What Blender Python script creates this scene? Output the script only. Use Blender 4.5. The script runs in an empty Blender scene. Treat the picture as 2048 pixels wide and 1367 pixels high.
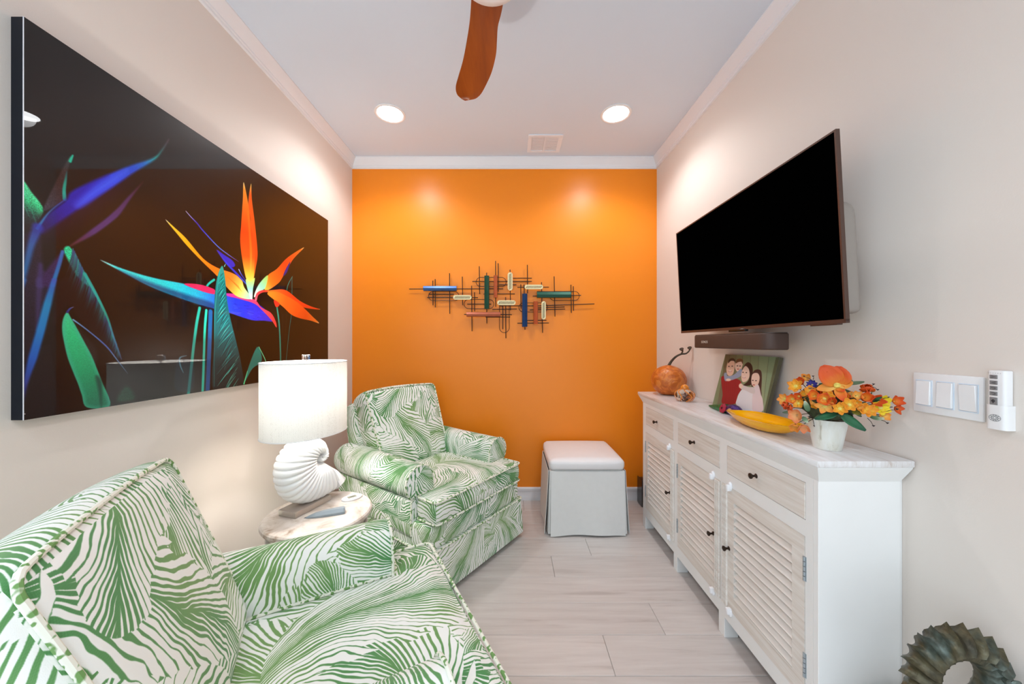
import bpy, bmesh, math, random
import numpy as np
from mathutils import Matrix, Vector

C = bpy.context.scene.collection
SC = bpy.context.scene
F = 703.0                       # focal length in pixels of a 2048 px wide frame
CX, CY, CZ = 1020.0, 684.0, 1.2
XL, XR, YB, ZC, YR = -1.204, 1.12, 2.682, 2.595, -1.3
YL = 0.35                       # left wall cut off here, unseen, to let world light in; rear likewise open   # room: left, right, back, ceiling, rear opening

# ------------------------------------------------------------------ camera, world, lights, exposure
cam = bpy.data.cameras.new('camera')
cam.sensor_width = 36.0
cam.lens = F / 2048 * 36.0
cam.shift_x = (1024 - CX) / 2048
cam.shift_y = (CY - 683.5) / 2048
cam.clip_start = 0.02
camo = bpy.data.objects.new('camera', cam)
camo.location = (0, 0, CZ)
camo.rotation_euler = (math.pi / 2, 0, 0)
C.objects.link(camo)
SC.camera = camo

world = bpy.data.worlds.new('world')
SC.world = world
world.use_nodes = True
WORLD_STRENGTH = 1.45
world.node_tree.nodes['Background'].inputs[0].default_value = (0.78, 0.90, 1.0, 1)
world.node_tree.nodes['Background'].inputs[1].default_value = WORLD_STRENGTH
DOWNLIGHT = 27.0                # watts of each recessed lamp
REAR_FILL = 30.0  # watts of each unseen fill lamp added behind the camera
LAMP_W = 13.0
SC.view_settings.view_transform = 'Standard'
SC.view_settings.look = 'None'
SC.view_settings.gamma = 1.0
SC.view_settings.use_curve_mapping = False
SC.view_settings.exposure = 0.38

# ------------------------------------------------------------------ helpers: pixels, geometry, objects
def at(u, v, Y):
    """point at depth Y seen at photograph pixel (u, v)"""
    return Vector(((u - CX) * Y / F, Y, CZ - (v - CY) * Y / F))

def s2l(c):
    c = c / 255.0
    return c / 12.92 if c <= 0.04045 else ((c + 0.055) / 1.055) ** 2.4

def rgb(r, g, b):
    return (s2l(r), s2l(g), s2l(b), 1)

def join(*gs):
    V, Fc = [], []
    for v, f in gs:
        n = len(V)
        V += list(v)
        Fc += [tuple(i + n for i in q) for q in f]
    return V, Fc

def xf(g, m):
    return [tuple(m @ Vector(v)) for v in g[0]], g[1]

def T(x, y, z): return Matrix.Translation((x, y, z))
def R(a, ax): return Matrix.Rotation(a, 4, ax)
def S(x, y, z): return Matrix.Diagonal((x, y, z, 1))

def bm_geo(bm):
    bm.verts.index_update()
    g = ([tuple(v.co) for v in bm.verts], [tuple(v.index for v in f.verts) for f in bm.faces])
    bm.free()
    return g

def box(x0, x1, y0, y1, z0, z1, bev=0.0, seg=2):
    bm = bmesh.new()
    bmesh.ops.create_cube(bm, size=1.0)
    for v in bm.verts:
        v.co = ((x0 + x1) / 2 + v.co.x * (x1 - x0), (y0 + y1) / 2 + v.co.y * (y1 - y0), (z0 + z1) / 2 + v.co.z * (z1 - z0))
    if bev > 0:
        bmesh.ops.bevel(bm, geom=bm.edges[:], offset=bev, segments=seg, affect='EDGES', profile=0.5)
    return bm_geo(bm)

def prism(outline, z0, z1, bev=0.0, seg=2):
    """2-D outline in x,y extruded along z"""
    bm = bmesh.new()
    a = [bm.verts.new((p[0], p[1], z0)) for p in outline]
    b = [bm.verts.new((p[0], p[1], z1)) for p in outline]
    n = len(outline)
    bm.faces.new(a[::-1]); bm.faces.new(b)
    for i in range(n):
        bm.faces.new((a[i], a[(i + 1) % n], b[(i + 1) % n], b[i]))
    bmesh.ops.recalc_face_normals(bm, faces=bm.faces[:])
    if bev > 0:
        ed = [e for e in bm.edges if abs(e.verts[0].co.z - e.verts[1].co.z) < 1e-6]
        bmesh.ops.bevel(bm, geom=ed, offset=bev, segments=seg, affect='EDGES', profile=0.5)
    return bm_geo(bm)

def loft(rings, caps=True, close=True, loop=False):
    V, Fc = [], []
    n = len(rings[0])
    for r in rings: V += [tuple(p) for p in r]
    m = len(rings)
    for k in range(m if loop else m - 1):
        k2 = (k + 1) % m
        for i in range(n if close else n - 1):
            j = (i + 1) % n
            Fc.append((k * n + i, k * n + j, k2 * n + j, k2 * n + i))
    if caps and not loop:
        Fc.append(tuple(range(n - 1, -1, -1)))
        Fc.append(tuple((m - 1) * n + i for i in range(n)))
    return V, Fc

def lathe(prof, n=32, sx=1.0, sy=1.0, wob=None):
    rings = []
    for r, z in prof:
        ring = []
        for i in range(n):
            a = 2 * math.pi * i / n
            k = wob(a, r, z) if wob else 1.0
            ring.append((max(r, 1e-5) * k * math.cos(a) * sx, max(r, 1e-5) * k * math.sin(a) * sy, z))
        rings.append(ring)
    return loft(rings)

def tube(pts, r, n=8, closed=False):
    pts = [Vector(p) for p in pts]
    m = len(pts)
    rs = r if isinstance(r, (list, tuple)) else [r] * m
    rings = []
    up = None
    for i, p in enumerate(pts):
        if closed: t = pts[(i + 1) % m] - pts[i - 1]
        else: t = pts[min(i + 1, m - 1)] - pts[max(i - 1, 0)]
        t.normalize()
        if up is None:
            up = Vector((0, 0, 1)) if abs(t.z) < 0.9 else Vector((1, 0, 0))
        s = t.cross(up)
        if s.length < 1e-6: s = t.orthogonal()
        s.normalize()
        up = s.cross(t).normalized()
        rings.append([p + rs[i] * (math.cos(2 * math.pi * k / n) * s + math.sin(2 * math.pi * k / n) * up) for k in range(n)])
    return loft(rings, caps=not closed, loop=closed)

def smooth_path(pts, k=6, closed=False):
    pts = [Vector(p) for p in pts]
    n = len(pts)
    out = []
    for i in range(n if closed else n - 1):
        if closed: p0, p1, p2, p3 = pts[i - 1], pts[i], pts[(i + 1) % n], pts[(i + 2) % n]
        else: p0, p1, p2, p3 = pts[max(i - 1, 0)], pts[i], pts[i + 1], pts[min(i + 2, n - 1)]
        for j in range(k):
            t = j / k
            out.append(0.5 * ((2 * p1) + (p2 - p0) * t + (2 * p0 - 5 * p1 + 4 * p2 - p3) * t * t + (3 * p1 - p0 - 3 * p2 + p3) * t ** 3))
    if not closed: out.append(pts[-1])
    return out

def rounded_outline(pts, r, k=5):
    """2-D polygon with its corners rounded"""
    out = []
    n = len(pts)
    for i in range(n):
        p0, p1, p2 = Vector(pts[i - 1]), Vector(pts[i]), Vector(pts[(i + 1) % n])
        rr = r[i] if isinstance(r, (list, tuple)) else r
        a = p1 + (p0 - p1).normalized() * rr
        b = p1 + (p2 - p1).normalized() * rr
        for j in range(k + 1):
            t = j / k
            out.append(((1 - t) ** 2 * a + 2 * t * (1 - t) * p1 + t * t * b))
    return out

def resample(pts, d):
    pts = [Vector(p) for p in pts]
    out = []
    for i in range(len(pts)):
        a, b = pts[i], pts[(i + 1) % len(pts)]
        m = max(1, int((b - a).length / d))
        for j in range(m): out.append(a.lerp(b, j / m))
    return out

def rbox(sx, sy, sz, r, n=14, puff=(0, 0, 0)):
    """rounded box centred on the origin, its faces puffed outwards"""
    bm = bmesh.new()
    bmesh.ops.create_cube(bm, size=2.0)
    bmesh.ops.subdivide_edges(bm, edges=bm.edges[:], cuts=n, use_grid_fill=True)
    h = Vector((sx / 2, sy / 2, sz / 2))
    for v in bm.verts:
        c = Vector([math.copysign(abs(x) ** 0.75, x) for x in v.co])
        p = Vector((c.x * h.x, c.y * h.y, c.z * h.z))
        q = Vector([max(-(h[i] - r), min(h[i] - r, p[i])) for i in range(3)])
        d = p - q
        p = q + d.normalized() * r
        e = [max(0.0, 1 - abs(x) ** 2.2) for x in c]
        p.x += math.copysign(puff[0] * e[1] * e[2], c.x) * (abs(c.x) ** 2)
        p.y += math.copysign(puff[1] * e[0] * e[2], c.y) * (abs(c.y) ** 2)
        p.z += math.copysign(puff[2] * e[0] * e[1], c.z) * (abs(c.z) ** 2)
        v.co = p
    return bm_geo(bm)

def boxuv(me, off=(0, 0), rot=0.0):
    uv = me.uv_layers.new(name='uv').data
    c, s = math.cos(rot), math.sin(rot)
    for p in me.polygons:
        n = p.normal
        ax = max(range(3), key=lambda i: abs(n[i]))
        for li in p.loop_indices:
            co = me.vertices[me.loops[li].vertex_index].co
            a, b = [(co.y, co.z), (co.x, co.z), (co.x, co.y)][ax]
            a += 0.37 * ax
            uv[li].uv = (c * a - s * b + off[0], s * a + c * b + off[1])

def mk(name, g, mat, parent=None, smooth=True, angle=40, uv=None, bev=0.0):
    me = bpy.data.meshes.new(name)
    me.from_pydata([tuple(v) for v in g[0]], [], g[1])
    me.update()
    bm = bmesh.new(); bm.from_mesh(me)
    bmesh.ops.recalc_face_normals(bm, faces=bm.faces[:])
    bm.to_mesh(me); bm.free()
    if smooth:
        me.polygons.foreach_set('use_smooth', [True] * len(me.polygons))
        me.set_sharp_from_angle(angle=math.radians(angle))
    if uv is not None: boxuv(me, *uv)
    me.materials.append(mat)
    o = bpy.data.objects.new(name, me)
    C.objects.link(o)
    if parent is not None: o.parent = parent
    return o

def tag(o, label=None, cat=None, group=None, kind=None):
    if label: o['label'] = label
    if cat: o['category'] = cat
    if group: o['group'] = group
    if kind: o['kind'] = kind
    return o

def thing(name, label, cat, loc=(0, 0, 0), rz=0.0, group=None):
    o = bpy.data.objects.new(name, None)
    o.empty_display_size = 0.05
    C.objects.link(o)
    o.location = loc
    o.rotation_euler = (0, 0, rz)
    return tag(o, label, cat, group)

def dup(root, loc=None, rz=None, label=None):
    """copy a thing with its parts and sub-parts"""
    r = root.copy(); C.objects.link(r)
    if loc is not None: r.location = loc
    if rz is not None: r.rotation_euler = (0, 0, rz)
    if label: r['label'] = label
    for ch in list(root.children):
        c = ch.copy(); C.objects.link(c); c.parent = r
        for g in list(ch.children):
            d = g.copy(); C.objects.link(d); d.parent = c
    return r

def struct(name, g, mat, **k):
    return tag(mk(name, g, mat, **k), kind='structure')

# ------------------------------------------------------------------ materials
def newmat(name):
    m = bpy.data.materials.new(name)
    m.use_nodes = True
    nt = m.node_tree
    return m, nt, nt.nodes['Principled BSDF']

def node(nt, kind, **k):
    n = nt.nodes.new(kind)
    for a, b in k.items():
        if a.startswith('i_'):
            key = a[2:]
            key = int(key) if key.isdigit() else key.replace('_', ' ')
            n.inputs[key].default_value = b
        else: setattr(n, a, b)
    return n

def ramp(nt, fac, stops):
    r = nt.nodes.new('ShaderNodeValToRGB')
    el = r.color_ramp.elements
    while len(el) < len(stops): el.new(0.5)
    for e, (p, c) in zip(el, stops):
        e.position = p; e.color = c
    nt.links.new(fac, r.inputs[0])
    return r.outputs[0]

def plain(name, col, rough=0.5, metal=0.0, spec=0.5, var=0.04, scale=30.0, bump=0.0, bscale=200.0, coat=0.0, stretch=(1, 1, 1), **extra):
    """colour with a little procedural mottling, optional fine relief"""
    m, nt, b = newmat(name)
    tc = node(nt, 'ShaderNodeTexCoord')
    mp = node(nt, 'ShaderNodeMapping'); mp.inputs['Scale'].default_value = stretch
    nt.links.new(tc.outputs['Object'], mp.inputs[0])
    n = node(nt, 'ShaderNodeTexNoise', i_Scale=scale, i_Detail=4.0)
    nt.links.new(mp.outputs[0], n.inputs['Vector'])
    lo = tuple(c * (1 - var) for c in col[:3]) + (1,)
    hi = tuple(min(1, c * (1 + var)) for c in col[:3]) + (1,)
    nt.links.new(ramp(nt, n.outputs['Fac'], [(0.3, lo), (0.7, hi)]), b.inputs['Base Color'])
    b.inputs['Roughness'].default_value = rough
    b.inputs['Metallic'].default_value = metal
    b.inputs['Specular IOR Level'].default_value = spec
    b.inputs['Coat Weight'].default_value = coat
    for k, v in extra.items(): b.inputs[k.replace('_', ' ')].default_value = v
    if bump:
        n2 = node(nt, 'ShaderNodeTexNoise', i_Scale=bscale, i_Detail=3.0)
        nt.links.new(tc.outputs['Object'], n2.inputs['Vector'])
        bp = node(nt, 'ShaderNodeBump', i_Strength=bump, i_Distance=0.002)
        nt.links.new(n2.outputs['Fac'], bp.inputs['Height'])
        nt.links.new(bp.outputs[0], b.inputs['Normal'])
    return m

def emit(name, col, strength):
    m = bpy.data.materials.new(name); m.use_nodes = True
    nt = m.node_tree; nt.nodes.clear()
    e = node(nt, 'ShaderNodeEmission'); e.inputs[0].default_value = col; e.inputs[1].default_value = strength
    o = node(nt, 'ShaderNodeOutputMaterial'); nt.links.new(e.outputs[0], o.inputs[0])
    return m

def wood(name, stops, stretch, scale=6.0, rough=0.45, bump=0.15, spec=0.4, rnd=0.0, coord='Object', dist=1.2):
    """grain stretched along one axis; rnd: each board its own tone"""
    m, nt, b = newmat(name)
    tc = node(nt, 'ShaderNodeTexCoord')
    oi = node(nt, 'ShaderNodeObjectInfo')
    mp = node(nt, 'ShaderNodeMapping'); mp.inputs['Scale'].default_value = stretch
    vm = node(nt, 'ShaderNodeVectorMath', operation='MULTIPLY_ADD')
    nt.links.new(oi.outputs['Random'], vm.inputs[0])
    vm.inputs[1].default_value = (7.3, 5.1, 3.7)
    nt.links.new(tc.outputs[coord], vm.inputs[2])
    nt.links.new(vm.outputs[0], mp.inputs[0])
    n = node(nt, 'ShaderNodeTexNoise', i_Scale=scale, i_Detail=8.0, i_Roughness=0.62, i_Distortion=dist)
    nt.links.new(mp.outputs[0], n.inputs['Vector'])
    col = ramp(nt, n.outputs['Fac'], stops)
    if rnd:
        hs = node(nt, 'ShaderNodeHueSaturation')
        ma = node(nt, 'ShaderNodeMath', operation='MULTIPLY_ADD')
        nt.links.new(oi.outputs['Random'], ma.inputs[0]); ma.inputs[1].default_value = rnd; ma.inputs[2].default_value = 1 - rnd / 2
        nt.links.new(ma.outputs[0], hs.inputs['Value'])
        nt.links.new(col, hs.inputs['Color']); col = hs.outputs[0]
    nt.links.new(col, b.inputs['Base Color'])
    b.inputs['Roughness'].default_value = rough
    b.inputs['Specular IOR Level'].default_value = spec
    if bump:
        bp = node(nt, 'ShaderNodeBump', i_Strength=bump, i_Distance=0.001)
        nt.links.new(n.outputs['Fac'], bp.inputs['Height']); nt.links.new(bp.outputs[0], b.inputs['Normal'])
    return m

def glass(name, col, rough=0.0, ior=1.49):
    m, nt, b = newmat(name)
    b.inputs['Base Color'].default_value = col
    b.inputs['Transmission Weight'].default_value = 1.0
    b.inputs['Roughness'].default_value = rough
    b.inputs['IOR'].default_value = ior
    return m

def picture(name, arr, rough=0.4, coat=0.0, spec=0.5):
    """material from an array of sRGB pixels computed below (top row first)"""
    h, w = arr.shape[:2]
    im = bpy.data.images.new(name, w, h)
    px = np.ones((h, w, 4), np.float32)
    px[..., :3] = np.clip(arr[::-1] / 255.0, 0, 1)
    im.pixels.foreach_set(px.ravel()); im.update(); im.pack()
    m, nt, b = newmat(name)
    t = node(nt, 'ShaderNodeTexImage'); t.image = im; t.interpolation = 'Cubic'
    nt.links.new(t.outputs[0], b.inputs['Base Color'])
    b.inputs['Roughness'].default_value = rough
    b.inputs['Coat Weight'].default_value = coat
    b.inputs['Coat Roughness'].default_value = 0.01
    b.inputs['Specular IOR Level'].default_value = spec
    return m, nt, b, t

# ------------------------------------------------------------------ flat prints: small numpy painter
class Canvas:
    def __init__(s, w, h, bg, to):
        s.w, s.h, s.to = w, h, to
        s.a = np.zeros((h, w, 3), np.float32); s.a[:] = bg
        r = np.random.RandomState(3)
        s.n = r.rand(h, w).astype(np.float32)
    def _px(s, pts): return np.array([s.to(*p) for p in pts], float)
    def _blend(s, x0, y0, m, col):
        h, w = m.shape
        v = s.a[y0:y0 + h, x0:x0 + w]
        v += (col - v) * m[..., None]
    def _bbox(s, P, pad):
        x0 = max(0, int(P[:, 0].min() - pad)); x1 = min(s.w, int(P[:, 0].max() + pad) + 1)
        y0 = max(0, int(P[:, 1].min() - pad)); y1 = min(s.h, int(P[:, 1].max() + pad) + 1)
        return x0, x1, y0, y1
    def poly(s, pts, col, axis=None, soft=1.0, alpha=1.0, smooth=True, grain=0.0, rim=None):
        """filled outline; col is a colour or [(t, colour)] along axis (two points); rim brightens one edge band"""
        P = s._px(pts)
        if smooth:
            P = np.array([(v.x, v.y) for v in smooth_path([(p[0], p[1], 0) for p in P], 5, True)])
        x0, x1, y0, y1 = s._bbox(P, soft * 2 + 2)
        if x1 <= x0 or y1 <= y0: return
        X, Y = np.meshgrid(np.arange(x0, x1) + .5, np.arange(y0, y1) + .5)
        ins = np.zeros(X.shape, bool); D = np.full(X.shape, 1e9)
        for i in range(len(P)):
            a, b = P[i - 1], P[i]
            c = ((a[1] > Y) != (b[1] > Y))
            if abs(b[1] - a[1]) > 1e-9:
                ins ^= c & (X < (b[0] - a[0]) * (Y - a[1]) / (b[1] - a[1]) + a[0])
            d = b - a; L = d @ d
            t = np.clip(((X - a[0]) * d[0] + (Y - a[1]) * d[1]) / max(L, 1e-9), 0, 1)
            D = np.minimum(D, (X - a[0] - t * d[0]) ** 2 + (Y - a[1] - t * d[1]) ** 2)
        D = np.sqrt(D); sd = np.where(ins, D, -D)
        m = np.clip(sd / soft + .5, 0, 1) * alpha
        if axis:
            A, B = s._px(axis); d = B - A
            t = ((X - A[0]) * d[0] + (Y - A[1]) * d[1]) / (d @ d)
            ks = [c[0] for c in col]
            cc = np.stack([np.interp(t, ks, [c[1][k] for c in col]) for k in range(3)], -1)
        else: cc = np.broadcast_to(np.array(col, float), X.shape + (3,)).copy()
        if grain: cc = cc * (1 + grain * (s.n[y0:y1, x0:x1, None] - .5) * 2)
        if rim:
            wd, rc = rim
            k = np.clip(1 - sd / wd, 0, 1)[..., None] * (sd[..., None] > 0)
            cc = cc + (np.array(rc, float) - cc) * k * .7
        s._blend(x0, y0, m, np.clip(cc, 0, 255))
    def line(s, pts, w, col, alpha=1.0, soft=1.2, smooth=True):
        """stroke; w and col may run from the first to the last point (lists); widths in canvas pixels"""
        P = s._px(pts)
        if smooth and len(P) > 2:
            P = np.array([(v.x, v.y) for v in smooth_path([(p[0], p[1], 0) for p in P], 6)])
        ws = w if isinstance(w, (list, tuple)) else [w, w]
        cs = col if isinstance(col, list) else [col, col]
        x0, x1, y0, y1 = s._bbox(P, max(ws) + soft * 2 + 1)
        if x1 <= x0 or y1 <= y0: return
        X, Y = np.meshgrid(np.arange(x0, x1) + .5, np.arange(y0, y1) + .5)
        best = np.full(X.shape, 1e9); par = np.zeros(X.shape)
        n = len(P) - 1
        for i in range(n):
            a, b = P[i], P[i + 1]; d = b - a; L = max(d @ d, 1e-9)
            t = np.clip(((X - a[0]) * d[0] + (Y - a[1]) * d[1]) / L, 0, 1)
            q = np.sqrt((X - a[0] - t * d[0]) ** 2 + (Y - a[1] - t * d[1]) ** 2)
            k = q < best
            best = np.where(k, q, best); par = np.where(k, (i + t) / n, par)
        ww = np.interp(par, np.linspace(0, 1, len(ws)), ws) / 2
        m = np.clip((ww - best) / soft + .5, 0, 1) * alpha
        cc = np.stack([np.interp(par, np.linspace(0, 1, len(cs)), [c[k] for c in cs]) for k in range(3)], -1)
        s._blend(x0, y0, m, cc)
    def blob(s, c, rx, ry, col, rot=0.0, soft=1.2, alpha=1.0):
        p = [(c[0] + rx * math.cos(a) * math.cos(rot) - ry * math.sin(a) * math.sin(rot),
              c[1] + rx * math.cos(a) * math.sin(rot) + ry * math.sin(a) * math.cos(rot)) for a in np.linspace(0, 2 * math.pi, 14)[:-1]]
        s.poly(p, col, soft=soft, alpha=alpha)
# ------------------------------------------------------------------ fabric with overlapping palm fronds (repeats every 1.2 m)
def frond_fabric(N=1400, size=1.2):
    rs = np.random.RandomState(11)
    g = (np.arange(N) + .5) / N * size
    X, Y = np.meshgrid(g, g)
    def pnoise(k):
        a = rs.rand(k, k)
        u = np.arange(N) / N * k; i = u.astype(int); t = u - i; t = t * t * (3 - 2 * t); j = (i + 1) % k
        r = a[i] * (1 - t)[:, None] + a[j] * t[:, None]
        return r[:, i] * (1 - t) + r[:, j] * t
    n1, n2, n3 = pnoise(14) - .5, pnoise(40) - .5, pnoise(110) - .5
    Xw, Yw = X + .022 * n1 + .005 * n2, Y + .022 * (pnoise(14) - .5) + .005 * (pnoise(40) - .5)
    out = np.zeros((N, N), np.float32); cov = np.zeros((N, N), bool); edge = np.zeros((N, N), np.float32)
    K = 46
    for i in range(K):
        L = rs.uniform(.32, .52); W = rs.uniform(.12, .20)
        if i < 14: L, W = .55, .28
        cx = (i * .6180339 % 1) * size; cy = ((i * .7548777 + .2) % 1) * size
        th = rs.uniform(-.9, .9) + (math.pi / 2 if rs.rand() < .75 else 0) + (math.pi if rs.rand() < .5 else 0)
        k = rs.uniform(-1.3, 1.3)
        dx = (Xw - cx + size / 2) % size - size / 2; dy = (Yw - cy + size / 2) % size - size / 2
        s = dx * math.cos(th) + dy * math.sin(th); t = -dx * math.sin(th) + dy * math.cos(th)
        t = t - k * s * s - .04 * np.sin(s * 9 + i)
        side = t > 0; at_ = np.abs(t)
        shape = W * np.sqrt(np.clip(1 - (s / L) ** 2, 0, 1)) * (1 - .25 * s / L)
        P = rs.uniform(.036, .056)
        flare = rs.uniform(2.2, 3.4)
        ph = (s - flare * at_ ** .86 * (1 - .9 * at_ / W * .35)) / P + side * .5 + .42 * n2 + i * 3.7
        c = np.floor(ph); fr = ph - c
        hsh = np.modf(np.abs(np.sin(c * 12.9898 + i * 78.233 + side * 37.7) * 43758.5453))[0]
        hs2 = np.modf(np.abs(np.sin(c * 39.3468 + i * 11.135 + side * 17.1) * 24634.6345))[0]
        swell = .5 + .5 * np.sin(at_ / W * (5 + 5 * hsh) + hs2 * 6.28)
        thr = .075 + .30 * swell ** 3 * hsh + .66 * np.exp(-at_ / (.022 + .085 * hs2)) + .46 * np.clip(n1 * 2.6 - .1, 0, 1) * hs2 + .14 * n3 + .10 * n2
        d = np.abs(fr - .5) * 2
        gcol = np.clip((thr - (1 - d)) * 14 + .5, 0, 1)
        gcol = np.maximum(gcol, np.clip((.005 - at_) * 400, 0, 1))
        # ragged outer ends of the leaflets
        m = (at_ < shape * (.80 + .22 * hsh)) & (np.abs(s) < L)
        if i < 14: m = (at_ < shape) & (np.abs(s) < L)
        out = np.where(m, gcol, out); cov |= m
    out = np.where(cov, out, .0)
    w = np.array([240, 241, 236.]); a = np.array([124, 162, 98.]); b = np.array([84, 144, 88.])
    q = np.clip(pnoise(6) * 1.3 - .15, 0, 1)[..., None]
    # warp-and-weft threads inside the green
    th_ = (.93 + .09 * (np.sin((X * 5 + Y) * 2 * math.pi / size * 95) > 0))[..., None]
    grn = (a * q + b * (1 - q)) * th_
    return w + (grn - w) * out[..., None]

fab_arr = frond_fabric()
FABRIC, nt, b, t = picture('frond_fabric', fab_arr, rough=0.85, spec=0.2)
uvn = node(nt, 'ShaderNodeUVMap'); 
mp = node(nt, 'ShaderNodeMapping'); mp.inputs['Scale'].default_value = (1 / 0.95, 1 / 0.95, 1)
nt.links.new(uvn.outputs[0], mp.inputs[0]); nt.links.new(mp.outputs[0], t.inputs[0])
wv = node(nt, 'ShaderNodeTexNoise', i_Scale=900.0, i_Detail=1.0)
tc = node(nt, 'ShaderNodeTexCoord'); nt.links.new(tc.outputs['Object'], wv.inputs['Vector'])
bp = node(nt, 'ShaderNodeBump', i_Strength=0.25, i_Distance=0.0008)
nt.links.new(wv.outputs['Fac'], bp.inputs['Height']); nt.links.new(bp.outputs[0], b.inputs['Normal'])
b.inputs['Sheen Weight'].default_value = 0.15

# cord piping: same cloth cut on the bias, so green and white alternate
PIPING, nt, b = newmat('piping_cord')
tc = node(nt, 'ShaderNodeTexCoord')
n = node(nt, 'ShaderNodeTexNoise', i_Scale=75.0, i_Detail=1.0)
nt.links.new(tc.outputs['Object'], n.inputs['Vector'])
nt.links.new(ramp(nt, n.outputs['Fac'], [(0.54, rgb(236, 236, 222)), (0.60, rgb(112, 154, 88))]), b.inputs['Base Color'])
b.inputs['Roughness'].default_value = 0.8

# ------------------------------------------------------------------ setting materials
WALL = plain('wall_paint', rgb(229, 219, 210), 0.75, spec=0.25, var=0.008, scale=2.0, bump=0.10, bscale=260)
ORANGE = plain('orange_wall_paint', rgb(246, 140, 26), 0.33, spec=0.40, var=0.012, scale=1.5, bump=0.10, bscale=260)
CEIL = plain('ceiling_paint', rgb(219, 231, 244), 0.85, spec=0.2, var=0.006, scale=2.0)
TRIM = plain('white_trim_paint', rgb(234, 236, 240), 0.4, var=0.006, scale=5.0)
SUB = plain('floor_underlay', rgb(120, 108, 100), 0.9, var=0.05)
PLANK = wood('pale_oak_plank', [(0.26, rgb(184, 174, 168)), (0.42, rgb(202, 194, 189)), (0.60, rgb(209, 202, 197)), (0.78, rgb(215, 209, 204))],
             (.9, 13, 1), 3.0, rough=0.42, bump=0.05, rnd=0.09, dist=.5)

# ------------------------------------------------------------------ the room
floor = struct('floor', box(XL - 1.6, XR + .1, YR, YB + .1, -.06, -.0105), SUB, smooth=False)
def plank(x0, x1, y0, y1):
    g = 0.0006
    return mk('plank', box(x0 + g, x1 - g, y0 + g, y1 - g, -.0105, 0, .0014, 1), PLANK, floor, angle=30)
ROW = 0.1778
joints = {0: (0.380, 1.3), 1: (0.639, 1.2), 2: (-0.33, 1.22), 3: (0.23, 1.25), 4: (0.459, 1.3), 5: (-0.1, 1.2), 6: (0.5, 1.2), 7: (0.1, 1.2)}
rr = random.Random(4)
r = -14
while True:
    y0 = 1.265 + ROW * r
    if y0 >= YB: break
    y1 = min(y0 + ROW, YB)
    if y1 > YR:
        j = joints.get(r, (rr.uniform(-.6, .6), 1.2))[0]
        xs = [XL]
        x = j
        while x - 1.52 > XL: x -= 1.52
        while x < XR:
            if x > XL + .05: xs.append(x)
            x += 1.52
        xs.append(XR)
        for a, b_ in zip(xs, xs[1:]): plank(a, b_, max(y0, YR), y1)
    r += 1

struct('wall_left', box(XL - .1, XL, YL, YB + .1, -.06, ZC + .05), WALL, smooth=False)
struct('wall_right', box(XR, XR + .1, YR, YB + .1, -.06, ZC + .05), WALL, smooth=False)
struct('wall_back', box(XL, XR, YB, YB + .1, -.06, ZC + .05), ORANGE, smooth=False)
struct('ceiling', box(XL - 1.0, XR + .1, YR, YB + .1, ZC, ZC + .1), CEIL, smooth=False)

base_prof = [(0, 0), (.013, 0), (.013, .028), (.011, .033), (.011, .070), (.013, .074), (.013, .088), (.008, .096), (0, .097)]
crown_prof = [(0, ZC), (.045, ZC), (.045, ZC - .007), (.041, ZC - .011), (.034, ZC - .020), (.022, ZC - .040), (.013, ZC - .050),
              (.013, ZC - .058), (.009, ZC - .062), (.009, ZC - .072), (0, ZC - .075)]
def run(prof, side):
    rings = []
    for d, z in prof:
        e = d if d > 0 else 0
        if side == 'left': rings.append([(XL + d, YL, z), (XL + d, YB - e, z)])
        if side == 'right': rings.append([(XR - d, YR, z), (XR - d, YB - e, z)])
        if side == 'back': rings.append([(XL + e, YB - d, z), (XR - e, YB - d, z)])
    n = len(rings)
    V = [p for r in rings for p in r]
    Fc = [(2 * i, 2 * i + 1, 2 * ((i + 1) % n) + 1, 2 * ((i + 1) % n)) for i in range(n)]
    Fc += [tuple(2 * i for i in range(n)), tuple(2 * i + 1 for i in range(n))]
    return V, Fc
for k, s in enumerate(('left', 'right', 'back')):
    struct('baseboard_' + s, run(base_prof, s), TRIM, angle=25)
    struct('trim_%d' % (k + 1), run(crown_prof, s), TRIM, angle=25)

# ------------------------------------------------------------------ recessed downlights
LED = emit('led_disc', (0.97, 0.98, 1.0, 1), 22.0)
GLOSSW = plain('white_plastic', rgb(238, 238, 238), 0.35, var=0.01)
def downlight(x, y, label, watts):
    t = thing('recessed_light', label, 'ceiling light', (x, y, ZC), 0, 'recessed ceiling lights')
    mk('trim_ring', lathe([(.074, 0), (.092, 0), (.092, -.003), (.088, -.006), (.080, -.006), (.074, -.002)], 40), GLOSSW, t)
    mk('lens', lathe([(.074, -.0005), (.074, -.0035), (.04, -.0055), (0, -.006)], 40), LED, t)
    sp = bpy.data.lights.new('downlight_beam', 'SPOT'); sp.energy = watts; sp.color = (0.97, 0.98, 1.0); sp.spot_size = math.radians(146); sp.spot_blend = 0.6; sp.shadow_soft_size = 0.06
    so = bpy.data.objects.new('downlight_beam', sp); C.objects.link(so); so.parent = t; so.location = (0, 0, -.012)
    return t
downlight(-.733, 2.147, 'round white recessed ceiling light on the left, nearer the framed flower picture', DOWNLIGHT)
downlight(.647, 2.147, 'round white recessed ceiling light on the right, above the television side', DOWNLIGHT)
downlight(-.733, -.45, 'unseen recessed ceiling light added as fill behind the viewer on the left', REAR_FILL)  # this pair is added out of view to brighten the room from behind
downlight(.647, -.45, 'unseen recessed ceiling light added as fill behind the viewer on the right', REAR_FILL)

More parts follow.
